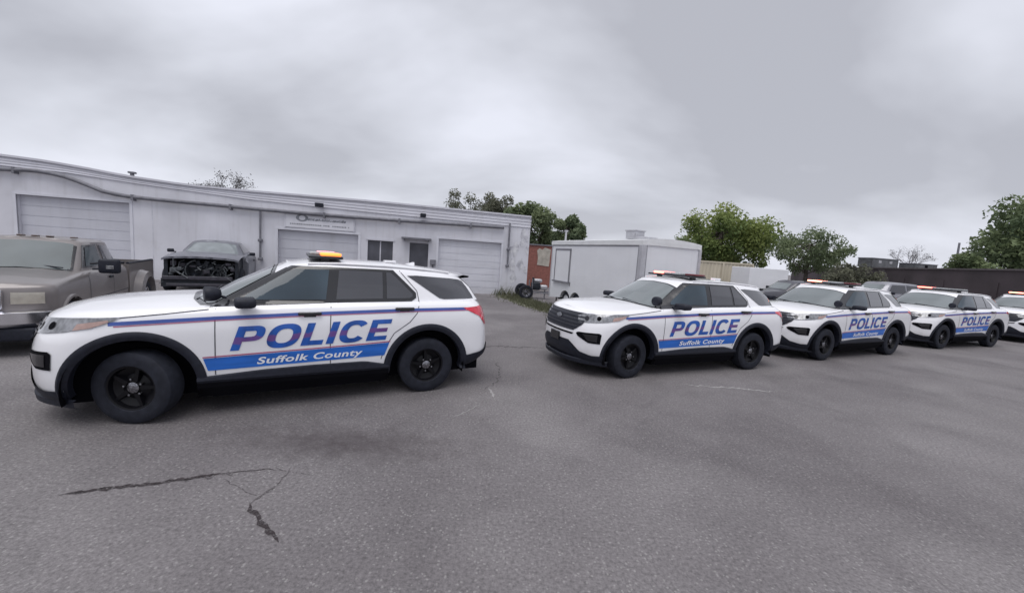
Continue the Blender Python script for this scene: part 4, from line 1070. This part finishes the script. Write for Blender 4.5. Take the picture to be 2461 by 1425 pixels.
    for q_ in range(26):
        y, z = rw.uniform(-.72, .72), rw.uniform(.42, .88); x = ox + rw.uniform(.30, .50)
        wr.tube([(x, y, z), (x + rw.uniform(-.06, .08), y + rw.uniform(-.12, .12), z - rw.uniform(.02, .15)), (x + rw.uniform(-.08, .08), y + rw.uniform(-.2, .2), z - rw.uniform(.05, .28))], rw.uniform(.006, .016), 5)
    wr.build('loose_wiring', M['engine_grey'], root)
    for q_ in range(9):
        tb = MB(); y, z = rw.uniform(-.7, .7), rw.uniform(.45, .82); tb.bbox((ox + rw.uniform(.28, .42), y, z), (rw.uniform(.05, .12), rw.uniform(.06, .2), rw.uniform(.04, .14)), rw.uniform(-.5, .5), .012)
        tb.build('broken_bracket', M['engine2'], root, smooth=40)
    cb = MB(); cb.bbox((ox + .46, -.08, .40), (.08, 1.5, .10), 0, .02); cb.bbox((ox + .40, 0, .22), (.20, 1.5, .08), 0, .02); cb.build('crash_bar', M['engine2'], root)
    for sg in (1, -1):
        fd = MB()
        # torn fender edge, front of the door
        fd.add([(ox - .42, sg * .93, .35), (ox - .30, sg * .95, .55), (ox - .34, sg * .95, .80), (ox - .10, sg * .90, .90), (ox - .42, sg * .90, .98), (ox - .44, sg * .93, .70)], [(0, 1, 2, 5), (2, 3, 4, 5)])
        fd.build('torn_fender', M['grey_paint'], root)
        g1 = MB(); side_patch(g1, B, ox, [[(1.10, 1.06), (1.45, 1.33), (2.10, 1.33), (2.5, 1.10)]], sg, .008, .08); g1.build('side_window', M['glass_tint'], root, smooth=40)
        m_ = MB(); m_.bbox((ox - .95, sg * .98, 1.06), (.10, .15, .10), 0, .03); m_.tube([(ox - .96, sg * .86, 1.02), (ox - .95, sg * .98, 1.04)], .02, 6); m_.build('mirror', M['black_plastic'], root, smooth=50)
        sm = MB(); side_patch(sm, B, ox, strip([(1.95, .35), (1.95, .98)], .012), sg, .004, .1); sm.build('panel_gap', M['seam'], root)
        hh = MB(); hh.bbox((ox - 1.75, sg * .945, .84), (.14, .03, .04), 0, .01); hh.build('door_handle', M['black_plastic'], root)
        wheel(root, ox - 2.9, sg * .82, .34, .22, sg, M['hub'], 'round', 'rear_wheel')
        wheel(root, ox, sg * .78, .33, .20, sg, M['hub'], 'round', 'front_wheel')
    g1 = MB(); v, f = project(B, [[(-.66, .04), (.66, .04), (.52, .70), (-.52, .70)]], (ox - .66, 0, 1.0), (0, 1, 0), (-.86, 0, .5), (-.5, 0, -.86), .006, .08); g1.add(v, f); g1.build('windshield', M['wreck_glass'], root, smooth=40)
    return root, ox
M['engine2'] = mat('bumper_beam', (0.05, 0.048, 0.062), 0.6, var=0.3, scale=10)
M['wreck_glass'] = mat('wreck_glass', (0.20, 0.225, 0.235), 0.07, spec=0.8, coat=0.8, var=0.25, scale=3)
wk, ox = wreck()
th, s_ = -1.086, 1.26
wk.rotation_euler = (0, 0, th); wk.scale = (s_, s_, s_)
wk.location = (-10.748 - ox * s_ * math.cos(th), 13.651 - ox * s_ * math.sin(th), 0)
tag(wk, 'grey wrecked car with its whole front end missing and engine bay exposed', 'wrecked car')

# ------------------------------------------------------------------ white box trailer
M['trailer'] = mat('trailer_skin', (0.74, 0.75, 0.78), 0.4, coat=0.2, var=0.05, scale=0.8, stretch=(1, 1, 2))
M['trim'] = mat('trailer_trim', (0.50, 0.50, 0.53), 0.35, metal=0.3, var=0.1, scale=5)
M['trim_dark'] = mat('dark_trim_seal', (0.20, 0.20, 0.225), 0.6, var=0.1)  # dark grey for seal strips, hatch frame and latch
M['trailer_roof'] = mat('trailer_roof_trim', (0.70, 0.71, 0.72), 0.5, var=0.06)
weather(M['trailer'], .07)
tr = empty('box_trailer', (3.69, 11.48, 0), -1.174)
tag(tr, 'white tandem axle box trailer with side hatch and roof vent, behind second police SUV', 'trailer')
Lt, Wt, Ht, Zt = 5.50, 2.24, 2.62, .34
mb = MB()
arc = []
for cx_ in (-4.20, -3.44):
    arc += [(cx_ - .40 * math.cos(a), .34 + .40 * math.sin(a)) for a in [R(12 + 156 * i / 12) for i in range(13)]]
oline = [(-Lt, Zt)] + arc + [(0, Zt), (0, Ht), (-Lt, Ht)]
for y0, y1 in ((0, .30), (Wt - .30, Wt)):
    n = len(oline); mb.add([(a, y0, b_) for a, b_ in oline] + [(a, y1, b_) for a, b_ in oline], [tuple(range(n)), tuple(range(n, 2 * n))] + [(i, (i + 1) % n, n + (i + 1) % n, n + i) for i in range(n)])
mb.box((-Lt, .302, Zt), (0, Wt - .302, Ht))
mb.build('box_body', M['trailer'], tr)
mb = MB(); rows = []
for y in np.linspace(-.03, Wt + .03, 9):
    z = Ht + .05 + .09 * (1 - ((y - Wt / 2) / (Wt / 2 + .03)) ** 2)
    rows.append([(-Lt - .03, y, z), (.03, y, z)])
mb.grid(rows)
for c_ in (0, 1): mb.add([r_[c_] for r_ in rows] + [(rows[-1][c_][0], Wt + .03, Ht + .0), (rows[0][c_][0], -.03, Ht + .0)], [tuple(range(11))])
mb.build('roof_panel', M['trailer_roof'], tr, smooth=40)
mb = MB(); mb.box((-Lt - .03, -.035, Ht - .10), (.03, -.002, Ht + .05)); mb.box((-Lt - .03, Wt + .002, Ht - .10), (.03, Wt + .035, Ht + .05)); mb.box((.002, -.03, Ht - .09), (.035, Wt + .03, Ht + .05))
mb.build('roof_trim', M['trailer_roof'], tr)
mb = MB(); mb.box((-.10, -.045, Zt), (.045, -.003, Ht - .10)); mb.box((.003, -.0, Zt), (.045, .12, Ht - .09)); mb.build('corner_post', M['trim'], tr)
mb = MB(); mb.box((.003, Wt - .05, Zt), (.045, Wt + .04, Ht - .09)); mb.build('corner_post', M['trim'], tr)
mb = MB(); mb.box((-Lt, -.025, Zt), (-Lt + .05, -.003, Ht - .1)); mb.build('corner_post', M['trim'], tr)
mb = MB(); mb.box((-.145, -.03, Zt), (-.10, -.003, Ht - .10)); mb.box((.003, .12, Zt), (.03, .155, Ht - .09)); mb.box((-Lt, -.02, Ht - .135), (.0, -.003, Ht - .10)); mb.build('seal_strip', M['trim_dark'], tr)
hs = empty('serving_hatch', (-4.55, -.004, 1.70), 0, 1, tr)
mb = MB(); mb.box((-.60, -.03, -.62), (-.54, .0, .62)); mb.box((.54, -.03, -.62), (.60, .0, .62)); mb.box((-.60, -.03, .60), (.60, .0, .67)); mb.box((-.62, -.10, -.67), (.62, .0, -.61)); mb.build('hatch_frame', M['trim_dark'], hs)
mb = MB(); mb.box((-.54, -.02, -.61), (.54, -.002, .60)); mb.build('hatch_panel', M['hatch'] if 'hatch' in M else M['trailer'], hs)
mb = MB(); mb.box((-3.90, -.03, .95), (-3.86, -.003, 1.10)); mb.build('latch', M['trim_dark'], tr)
# roof vent and turbine housing
mb = MB(); mb.bbox((-1.6, 1.0, Ht + .29), (.44, .44, .27), .2, .03); mb.bbox((-1.6, 1.0, Ht + .44), (.49, .49, .05), .2, .015); mb.bbox((-1.36, .76, Ht + .30), (.02, .10, .10), .2); mb.bbox((-1.2, 1.1, Ht + .18), (.6, .5, .10), .2, .02); mb.tube([(-1.6, 1.0, Ht + .08), (-1.6, 1.0, Ht + .2)], .2, 12)
mb.build('roof_vent', M['trim'], tr, smooth=30)
mb = MB(); mb.tube([(-5.0, .3, Ht + .05), (-5.0, .3, Ht + .45)], .04, 8); mb.bbox((-5.0, .3, Ht + .48), (.12, .12, .06), 0, .01); mb.build('vent_pipe', M['trim'], tr)
for x in (-4.20, -3.44):
    for y, sg in ((.16, -1), (Wt - .16, 1)):
        wheel(tr, x, y, .345, .20, sg, M['letter_white'], 'round', 'wheel')
mb = MB()
for y in (.9, Wt - .9): mb.tube([(0, y, .45), (1.1, Wt / 2, .45)], .04, 6)
mb.tube([(.9, Wt / 2, .02), (.9, Wt / 2, .75)], .035, 8); mb.build('tow_bar', M['pipe'], tr)
mb = MB(); mb.box((-5.3, .3, .30), (-4.7, Wt - .3, .41)); mb.box((-2.9, .3, .30), (-.1, Wt - .3, .41)); mb.tube([(-5.3, .25, 0), (-5.3, .25, .42)], .03, 6); mb.build('chassis', M['dark_gap'], tr)

# ------------------------------------------------------------------ cart with wheel and engine beside the garage corner
ct = empty('engine_cart', (.95, 18.55, 0), R(10))
tag(ct, 'small cart with motor parts parked between garage corner and white box trailer', 'cart')
mb = MB()
for y in (-.35, .35): mb.tube([(-.1, y, .32), (.75, y, .30), (.95, 0, .35)], .03, 6)
mb.tube([(.7, -.35, .3), (.7, .35, .3)], .03, 6); mb.tube([(.6, 0, 0), (.6, 0, .5)], .025, 6); mb.tube([(-.1, -.35, .32), (-.1, -.35, .95)], .025, 6); mb.tube([(-.1, .35, .32), (-.1, .35, .85)], .025, 6)
mb.build('frame', M['pipe'], ct)
mb = MB(); mb.bbox((.12, -.05, .60), (.34, .4, .36), .2, .05); mb.tube([(.0, -.1, .75), (-.02, -.12, 1.0)], .05, 8); mb.lathe([(.001, -.32), (.16, -.30), (.16, -.24), (.001, -.22)], 16, Matrix.Translation((.14, 0, .58)))
mb.build('engine', M['engine_mix'] if 'engine_mix' in M else M['engine'], ct, smooth=40)
mb = MB(); mb.bbox((.52, .0, .55), (.34, .4, .22), -.1, .06); mb.bbox((.25, .12, .85), (.4, .3, .16), 0, .06); mb.build('fuel_tank', M['trim'], ct, smooth=40)
for sg in (-1, 1): wheel(ct, -.42, sg * .50, .33, .17, sg, M['hub'], 'round', 'wheel')

# ------------------------------------------------------------------ things farther off
M['brick'] = mat('red_brick_wall', (0.26, 0.105, 0.085), 0.85, var=0.2, scale=8)
M['ply'] = mat('weathered_board', (0.42, 0.39, 0.34), 0.8, var=0.2, scale=4)
bk = empty('brick_shed', (1.75, 26, 0), R(4)); tag(bk, 'small red brick building behind the gap between garage and trailer', 'building')
mb = MB(); mb.box((-1.6, 0, 0), (2.2, 3, 2.72)); mb.build('wall', M['brick'], bk)
mb = MB(); mb.box((-1.66, -.08, 2.722), (2.26, 3.06, 2.80)); mb.build('roof', M['pipe'], bk)
mb = MB(); mb.add([(-.25, -.03, 1.45), (.55, -.03, 1.38), (.60, -.03, 2.5), (.2, -.03, 2.62), (.05, -.03, 2.45), (-.15, -.03, 2.55), (-.30, -.03, 2.4), (-.22, -.03, 1.9)], [tuple(range(8))])
mb.build('boarded_patch', M['ply'], bk)

M['container'] = mat('cream_container_paint', (0.52, 0.47, 0.37), 0.6, var=0.10, scale=1.0, stretch=(1, 1, .3))
ctn = empty('storage_container', (13.6, 30, 0), R(2)); tag(ctn, 'cream storage container right of the white trailer, below the big green tree', 'container')
mb = MB(); xs = np.arange(0, 4.65, .14); rows = []
for z in (0.1, 2.42): rows.append([(x, -.03 if i % 2 else .02, z) for i, x in enumerate(xs)])
mb.grid(rows); mb.box((0, .04, .1), (4.6, 2.4, 2.42)); mb.build('container_body', M['container'], ctn)
mb = MB(); mb.box((-.03, -.06, 2.42), (4.66, 2.43, 2.54)); mb.box((-.03, -.06, 0), (4.66, 2.43, .1)); mb.box((-.06, -.07, 0), (.04, .03, 2.42)); mb.box((4.6, -.07, 0), (4.72, .03, 2.42)); mb.box((2.26, -.065, .1), (2.40, -.035, 2.42)); mb.build('container_frame', M['container'], ctn)

M['dark_paint'] = mat('dark_grey_paint', (0.06, 0.06, 0.075), 0.35, coat=0.5, var=0.15)
wb = empty('box_truck', (15.9, 26.4, 0), R(4)); tag(wb, 'white cargo box of a parked truck right of the cream container', 'truck')
mb = MB(); mb.bbox((1.35, 1.1, 1.52), (2.75, 2.0, 1.42), 0, .03); mb.build('cargo_box', M['trailer'], wb)
mb = MB(); mb.bbox((3.25, 1.1, .88), (.95, 1.8, .8), 0, .18); mb.build('cab', M['dark_paint'], wb, smooth=40)
mb = MB(); mb.box((-.02, .3, .45), (2.78, 1.9, .80)); mb.build('chassis', M['dark_gap'], wb)
for x in (3.3, .5):
    for y, sg in ((.3, -1), (1.9, 1)): wheel(wb, x, y, .38, .22, sg, M['hub'], 'round', 'wheel')

def parked(name, label, cat, loc, rz, paint, h=1.0, cab=(.9, 3.6), wid=.92, roofz=1.72, belt=1.12):
    root = empty(name, loc, rz); o_ = 1.45
    lv = [dict(w=.80, xf=-.75, xr=3.6, cf=.3, cr=.2, z=Z((-1, .25), (4, .27))),
          dict(w=wid, xf=-.84, xr=3.72, cf=.35, cr=.2, z=Z((-1, .42), (4, .45))),
          dict(w=wid + .03, xf=-.85, xr=3.74, cf=.35, cr=.2, z=Z((-1, .75), (4, .78))),
          dict(w=wid, xf=-.82, xr=3.70, cf=.32, cr=.2, z=Z((-1, .95), (4, belt - .08))),
          dict(w=wid - .06, xf=-.76, xr=3.66, cf=.3, cr=.2, z=Z((-1, 1.0), (.5, belt - .04), (4, belt)))]
    S = Shell(o_, lv, [(0, .36, .43), (2.85, .36, .43)], ns=50, nf=6, nr=6, rows=14)
    S.lid(Z((-.8, .02), (0, .06), (.6, .05), (.9, 0), (4, 0)))
    a, b = cab; w0 = wid - .08
    base = [(a - .3, 0, belt - .03), (a - .25, .4, belt - .03), (a - .1, .70, belt - .03), (a + .2, w0, belt - .02), ((a + b) / 2, w0, belt - .02), (b - .2, w0 - .02, belt - .02), (b - .05, .6, belt - .02), (b, 0, belt - .02)]
    top = [(a + .35, 0, roofz - .05), (a + .38, .35, roofz - .05), (a + .45, .56, roofz - .06), (a + .6, .66, roofz - .06), ((a + b) / 2, .68, roofz - .05), (b - .4, .66, roofz - .07), (b - .25, .5, roofz - .08), (b - .22, 0, roofz - .08)]
    edge = [(x + (.08 if i < 4 else -.06), y * .92, z + .04) for i, (x, y, z) in enumerate(top)]
    S.green([base, top, edge], Z((a, .02), (2, .04), (b, .02)))
    S.mb.build('body', paint, root, smooth=38); B = S.bvh()
    u = MB(); u.box((o_ - 3.5, -.66, .22), (o_ + .5, .66, .7)); u.build('underbody', M['dark_gap'], root)
    for sg in (1, -1):
        mid = (a + b) / 2 + .1
        g1 = MB(); side_patch(g1, B, o_, [[(a + .25, belt + .05), (a + .58, roofz - .12), (mid - .05, roofz - .11), (mid - .05, belt + .05)]], sg, .008, .08); g1.build('front_side_window', M['glass_tint'], root, smooth=40)
        g1 = MB(); side_patch(g1, B, o_, [[(mid + .05, belt + .05), (mid + .05, roofz - .11), (b - .52, roofz - .14), (b - .26, belt + .05)]], sg, .008, .08); g1.build('rear_side_window', M['glass_tint'], root, smooth=40)
        h1 = MB(); front_patch(h1, B, [[(sg * .5, .72), (sg * .80, .72), (sg * .80, .86), (sg * .5, .86)]], .01, .08); h1.build('headlight', M['lamp_lens'], root)
        h1 = MB(); front_patch(h1, B, [[(sg * .62, .80), (sg * .82, .80), (sg * .82, 1.0), (sg * .62, 1.0)]], .01, .08, rear=True); h1.build('taillight', M['red_lens'], root)
        m_ = MB(); m_.bbox((o_ - a - .25, sg * (wid + .08), belt + .06), (.12, .2, .14), 0, .03); m_.build('mirror', M['black_plastic'], root, smooth=40)
        for ax in (0, 2.85): wheel(root, o_ - ax, sg * .80, .36, .22, sg, M['hub'], 'round', 'wheel')
    g1 = MB(); front_patch(g1, B, [[(-.62, belt + .05), (.62, belt + .05), (.52, roofz - .13), (-.52, roofz - .13)]], .008, .08); g1.build('windshield', M['windshield'], root, smooth=40)
    g1 = MB(); front_patch(g1, B, [[(-.56, .55), (.56, .55), (.56, .72), (-.56, .72)]], .01, .08); g1.build('grille', M['dark_gap'], root)
    return tag(root, label, cat)
M['silver_paint'] = mat('silver_paint', (0.27, 0.27, 0.30), 0.35, metal=0.4, coat=0.4, var=0.12)
parked('parked_suv', 'dark grey SUV parked beneath the white cargo box, behind second police SUV', 'SUV', (14.4, 20.6, 0), R(186), M['dark_paint'], roofz=1.62)
parked('parked_suv', 'silver grey SUV parked behind the roofs of the third and fourth police SUVs', 'SUV', (20.2, 21.8, 0), R(190), M['silver_paint'], roofz=1.86, belt=1.25)

M['brown'] = mat('dark_brown_wall', (0.066, 0.052, 0.058), 0.85, var=0.35, scale=0.25, detail=6)
M['brown_roof'] = mat('brown_wall_cap', (0.11, 0.095, 0.10), 0.8, var=0.2)
bw = empty('brown_building', (41.0, 32, 0), math.atan2(56, 21)); tag(bw, 'long low dark brown building along the right background', 'building')
mb = MB(); mb.box((-22, -14, 0), (60, 0, 3.45)); mb.build('wall', M['brown'], bw)
mb = MB(); mb.box((-22.1, -14.1, 3.452), (60.1, .12, 3.6)); mb.build('roof', M['brown_roof'], bw)
for x in (-6, 2, 9, 16, 24, 33):
    mb = MB(); mb.box((x, .005, 0), (x + 2.6, .06, 2.4)); mb.build('loading_door', M['brown'], bw)
mb = MB(); mb.add([(21, .02, 3.4), (22.6, .02, 3.4), (20.2, .02, 1.2), (18.6, .02, 1.2)], [(0, 1, 2, 3)]); mb.build('stair_brace', M['brown_roof'], bw)
M['unit'] = mat('rooftop_unit_metal', (0.15, 0.155, 0.165), 0.6, metal=0.3, var=0.3, scale=1.5)
for i, (x, y, wx, h, lb) in enumerate(((53.2, 58.0, 4.7, 1.35, 'larger grey air handler on the brown building roof, left one'), (58.6, 57.5, 4.1, .95, 'lower flat air handler on the brown building roof, right of the taller unit'))):
    r_ = empty('rooftop_unit', (x, y, 3.602), R(12)); tag(r_, lb, 'air handler', 'air handlers on the brown roof')
    mb = MB(); mb.box((-wx / 2, -1, .12), (wx / 2, 1, h)); mb.box((-wx / 2 + .2, -.9, 0), (-wx / 2 + .5, .9, .12)); mb.box((wx / 2 - .5, -.9, 0), (wx / 2 - .2, .9, .12)); mb.build('casing', M['unit'], r_)
    mb = MB(); mb.box((-wx / 2 - .06, -1.06, h), (wx / 2 + .06, 1.06, h + .1)); mb.build('cap', M['pipe'], r_)
    mb = MB()
    for k in range(2 if i == 0 else 1): mb.bbox((-wx * .22 + k * wx * .42 + (.9 if i else 0), -1.02, h * .68), (.5, .04, .36), 0, .01)
    mb.build('louvre', M['trim'] if i == 0 else M['dark_gap'], r_)
pl = MB(); pl.tube([(66.9, 60, 0), (66.75, 60, 8.3)], [.20, .12], 8); pl.box((66.55, 59.9, 5.2), (66.95, 60.1, 5.5))
tag(pl.build('utility_pole', M['pole'] if 'pole' in M else M['pipe']), 'thin dark pole rising above the brown building, left of the large right tree', 'pole')

# ------------------------------------------------------------------ vegetation
def leaf_mat(name, a, b):
    m = bpy.data.materials.new(name); m.use_nodes = True; t = m.node_tree; bs = t.nodes['Principled BSDF']
    at = t.nodes.new('ShaderNodeAttribute'); at.attribute_name = 'tone'
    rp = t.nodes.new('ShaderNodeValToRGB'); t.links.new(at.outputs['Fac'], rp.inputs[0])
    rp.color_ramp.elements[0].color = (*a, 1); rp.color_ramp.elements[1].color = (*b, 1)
    t.links.new(rp.outputs[0], bs.inputs['Base Color']); bs.inputs['Roughness'].default_value = .6; bs.inputs['Specular IOR Level'].default_value = .3
    bs.inputs['Subsurface Weight'].default_value = 0
    tr_ = t.nodes.new('ShaderNodeBsdfTranslucent'); t.links.new(rp.outputs[0], tr_.inputs[0])
    mx_ = t.nodes.new('ShaderNodeMixShader'); mx_.inputs[0].default_value = .35
    out = t.nodes['Material Output']; t.links.new(bs.outputs[0], mx_.inputs[1]); t.links.new(tr_.outputs[0], mx_.inputs[2]); t.links.new(mx_.outputs[0], out.inputs[0])
    return m
M['leaf'] = leaf_mat('spring_leaves', (0.10, 0.15, 0.050), (0.33, 0.38, 0.12))
M['leaf_dark'] = leaf_mat('dark_leaves', (0.090, 0.130, 0.072), (0.225, 0.275, 0.135))
M['leaf_mid'] = leaf_mat('mid_green_leaves', (0.105, 0.145, 0.085), (0.235, 0.28, 0.15))
M['leaf_grey'] = leaf_mat('pale_budding_leaves', (0.09, 0.095, 0.075), (0.21, 0.215, 0.15))
M['twig_leaf'] = leaf_mat('grey_buds', (0.10, 0.095, 0.10), (0.17, 0.165, 0.165))
M['bark'] = mat('bark', (0.085, 0.072, 0.062), 0.9, var=0.3, scale=6)
M['bark_pale'] = mat('pale_bark', (0.24, 0.235, 0.245), 0.9, var=0.2, scale=6)
M['bark_grey'] = mat('grey_bark', (0.13, 0.125, 0.13), 0.9, var=0.3, scale=6)
M['weed'] = leaf_mat('weeds', (0.075, 0.085, 0.05), (0.20, 0.20, 0.13))

def leaves_obj(name, pts, size, m, rnd, parent=None, kind=None):
    """pts: (centre, tone). small bent leaf sprays"""
    vs = []; fs = []; tn = []
    for c, tone in pts:
        n = Vector((rnd.gauss(0, 1), rnd.gauss(0, 1), rnd.gauss(.4, 1))).normalized()
        u = n.orthogonal().normalized(); u.rotate(Matrix.Rotation(rnd.uniform(0, 6.28), 3, n)); v = n.cross(u)
        s = size * rnd.uniform(.6, 1.35); b = len(vs)
        vs += [tuple(c - u * s), tuple(c - v * s * .5 + n * s * .15), tuple(c + u * s), tuple(c + v * s * .5 + n * s * .12)]
        fs.append((b, b + 1, b + 2, b + 3)); tn += [tone] * 4
    me = bpy.data.meshes.new(name); me.from_pydata(vs, [], fs); me.materials.append(m)
    at = me.attributes.new('tone', 'FLOAT', 'POINT'); at.data.foreach_set('value', tn)
    o = bpy.data.objects.new(name, me); COL.objects.link(o)
    if parent: o.parent = parent
    return o

def tree(name, label, loc, H, rad, crown0, nclump, nleaf, lsize, lm, bm_, seed, shape=(1, 1, 1), lean=(0, 0), density=1.0, flat=1.0):
    rnd = random.Random(seed); root = empty(name, loc); tag(root, label, 'tree')
    mb = MB()
    def limb(p, q, r0, r1, k=4):
        pts = []
        for i in range(k + 1):
            t = i / k; w_ = p.lerp(q, t) + Vector((rnd.uniform(-1, 1), rnd.uniform(-1, 1), 0)) * (q - p).length * .05 * (1 if 0 < i < k else 0)
            pts.append(w_)
        mb.tube(pts, [r0 + (r1 - r0) * i / k for i in range(k + 1)], 6); return pts
    trunk_top = Vector((lean[0], lean[1], H * .72))
    tp = limb(Vector((0, 0, 0)), trunk_top, rad * .055 + .06, .05, 6)
    cz = (crown0 + H) / 2; hz_ = (H - crown0) / 2
    clumps = []
    for i in range(nclump):
        for _ in range(30):
            d = Vector((rnd.gauss(0, 1), rnd.gauss(0, 1), rnd.gauss(0, 1))).normalized()
            r = rnd.uniform(.45, 1.0) ** .7
            c = Vector((lean[0] + d.x * rad * r * shape[0], lean[1] + d.y * rad * r * shape[1], cz + d.z * hz_ * r * .86))
            if all((c - q).length > rad * .22 for q, _r in clumps): break
        clumps.append((c, rad * rnd.uniform(.20, .36)))
        st_ = tp[rnd.randint(2, 6)]
        limb(st_, c, .05 + rad * .012, .015, 3)
    mb.build('trunk', bm_, root, smooth=60)
    pts = []
    for c, cr_ in clumps:
        base_t = rnd.uniform(.15, .75)
        for k in range(int(nleaf / nclump)):
            d = Vector((rnd.gauss(0, 1), rnd.gauss(0, 1), rnd.gauss(0, 1) * flat)).normalized() * cr_ * rnd.uniform(.15, 1.12) ** .6
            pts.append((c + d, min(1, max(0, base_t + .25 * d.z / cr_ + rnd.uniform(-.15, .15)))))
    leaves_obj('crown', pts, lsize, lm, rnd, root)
    return root

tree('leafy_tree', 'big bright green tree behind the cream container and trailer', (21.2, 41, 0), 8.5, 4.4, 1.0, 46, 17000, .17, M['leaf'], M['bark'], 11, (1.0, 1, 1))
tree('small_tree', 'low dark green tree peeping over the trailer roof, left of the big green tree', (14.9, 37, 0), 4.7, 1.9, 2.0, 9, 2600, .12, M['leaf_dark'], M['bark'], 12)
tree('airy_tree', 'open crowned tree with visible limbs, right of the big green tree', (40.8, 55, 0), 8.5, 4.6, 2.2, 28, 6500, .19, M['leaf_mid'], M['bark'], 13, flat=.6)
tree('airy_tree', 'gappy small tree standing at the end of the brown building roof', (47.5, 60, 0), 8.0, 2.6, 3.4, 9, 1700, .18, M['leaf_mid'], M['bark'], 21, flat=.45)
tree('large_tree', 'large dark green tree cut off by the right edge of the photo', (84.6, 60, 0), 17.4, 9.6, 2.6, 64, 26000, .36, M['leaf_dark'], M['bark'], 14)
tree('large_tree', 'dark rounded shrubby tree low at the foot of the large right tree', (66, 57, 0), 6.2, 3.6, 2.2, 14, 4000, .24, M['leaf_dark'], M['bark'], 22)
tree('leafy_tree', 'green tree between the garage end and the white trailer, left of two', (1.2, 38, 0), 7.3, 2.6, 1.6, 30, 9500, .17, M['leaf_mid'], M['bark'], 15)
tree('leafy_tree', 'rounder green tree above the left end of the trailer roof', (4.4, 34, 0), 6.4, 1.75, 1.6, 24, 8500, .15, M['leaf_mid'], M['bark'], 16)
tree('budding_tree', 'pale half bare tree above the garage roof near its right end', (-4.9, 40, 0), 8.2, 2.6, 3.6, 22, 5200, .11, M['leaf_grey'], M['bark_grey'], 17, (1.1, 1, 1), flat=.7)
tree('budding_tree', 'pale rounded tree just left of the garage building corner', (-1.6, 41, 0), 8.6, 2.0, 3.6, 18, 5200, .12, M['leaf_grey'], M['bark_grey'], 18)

def bare_tree(name, label, loc, H, spread, lean, seed, m, leaf=True, depth=5, r0=.16):
    rnd = random.Random(seed); root = empty(name, loc); tag(root, label, 'tree'); mb = MB(); tips = []
    def grow(p, d, l, r, dep):
        q = p + d * l + Vector((rnd.uniform(-.08, .08), rnd.uniform(-.08, .08), rnd.uniform(-.04, .06))) * l
        mb.tube([p, (p + q) / 2 + Vector((rnd.uniform(-.05, .05) * l, 0, rnd.uniform(-.05, .05) * l)), q], [r, r * .85, r * .7], 5, False)
        if dep == 0: tips.append(q); return
        for k in range(rnd.choice((2, 3, 3))):
            nd = (d + Vector((rnd.uniform(-1, 1) * spread, rnd.uniform(-1, 1) * spread, rnd.uniform(-.25, .5)))).normalized()
            grow(q, nd, l * rnd.uniform(.62, .85), r * .62, dep - 1)
    grow(Vector((0, 0, 0)), Vector((lean, 0, 1)).normalized(), H * .34, r0, depth)
    mb.build('trunk', m, root)
    if leaf:
        pts = []
        for t_ in tips:
            for k in range(7): pts.append((t_ + Vector((rnd.gauss(0, .16), rnd.gauss(0, .16), rnd.gauss(0, .14))), rnd.random()))
        leaves_obj('crown', pts, .065, M['twig_leaf'], rnd, root)
bare_tree('bare_tree', 'leaning nearly bare tree top showing over the garage roof at left', (-24.6, 32, 0), 6.2, .95, -.16, 31, M['bark_grey'], depth=6)
bare_tree('bare_tree', 'wispy bare shrub tree beyond the brown building, right of the air handlers', (62.3, 62, 0), 6.4, .8, 0, 35, M['bark_pale'], depth=5, r0=.13)

tree('bush', 'brownish green bush against the brown building, above the third police SUV', (36.5, 43, 0), 3.5, 2.6, .3, 20, 5000, .14, M['leaf_grey'], M['bark'], 41, (1.1, .8, 1))
# grass verge, weeds
rnd = random.Random(77)
def blades(name, region, n, hmin, hmax, m, label=None):
    vs = []; fs = []; tn = []
    for i in range(n):
        x, y, k = region(rnd)
        h = rnd.uniform(hmin, hmax) * k; a = rnd.uniform(0, 6.28); w_ = .012 + .02 * h
        dx, dy = math.cos(a), math.sin(a); lx, ly = rnd.gauss(0, .35) * h, rnd.gauss(0, .35) * h
        b = len(vs); vs += [(x - dx * w_, y - dy * w_, 0), (x + dx * w_, y + dy * w_, 0), (x + lx + dx * w_ * .3, y + ly + dy * w_ * .3, h)]
        fs.append((b, b + 1, b + 2)); tn += [rnd.random()] * 3
    me = bpy.data.meshes.new(name); me.from_pydata(vs, [], fs); me.materials.append(m)
    at = me.attributes.new('tone', 'FLOAT', 'POINT'); at.data.foreach_set('value', tn)
    o = bpy.data.objects.new(name, me); COL.objects.link(o); tag(o, label, 'grass', None, 'stuff'); return o
def reg(r):
    # band from the garage corner along the trailer towards the second car
    t = r.random(); a = Vector((-.1, 18.6)).lerp(Vector((2.6, 12.6)), t); s = r.gauss(0, .38)
    return a.x + s * .9, a.y + s * .4, 1.0
blades('grass', reg, 7000, .03, .13, M['weed'], 'low scruffy grass strip along the trailer and garage corner')
def reg2(r):
    c = r.choice([(-.55, 18.95), (-.15, 18.9), (.15, 19.0), (.5, 18.8)]); s = 1.0 if c[0] < 0 else .6
    return c[0] + r.gauss(0, .22), c[1] + r.gauss(0, .14), s
blades('weeds', reg2, 260, .12, .55, M['weed'], 'tall weeds growing at the foot of the garage corner')
M['verge'] = mat('dirt_verge', (0.13, 0.13, 0.095), 0.95, var=0.35, scale=5)
vg = MB(); n = 24; rows = []
for i in range(n + 1):
    t = i / n; a = Vector((-.5, 18.9, 0)).lerp(Vector((2.7, 12.4, 0)), t); w_ = (.35 + .35 * math.sin(math.pi * t)) * rnd.uniform(.75, 1.15)
    rows.append([(a.x - w_ * .9, a.y - w_ * .4, .004), (a.x + w_ * .95, a.y + w_ * .4, .004)])
vg.grid(rows); tag(vg.build('dirt_verge', M['verge']), kind='structure')
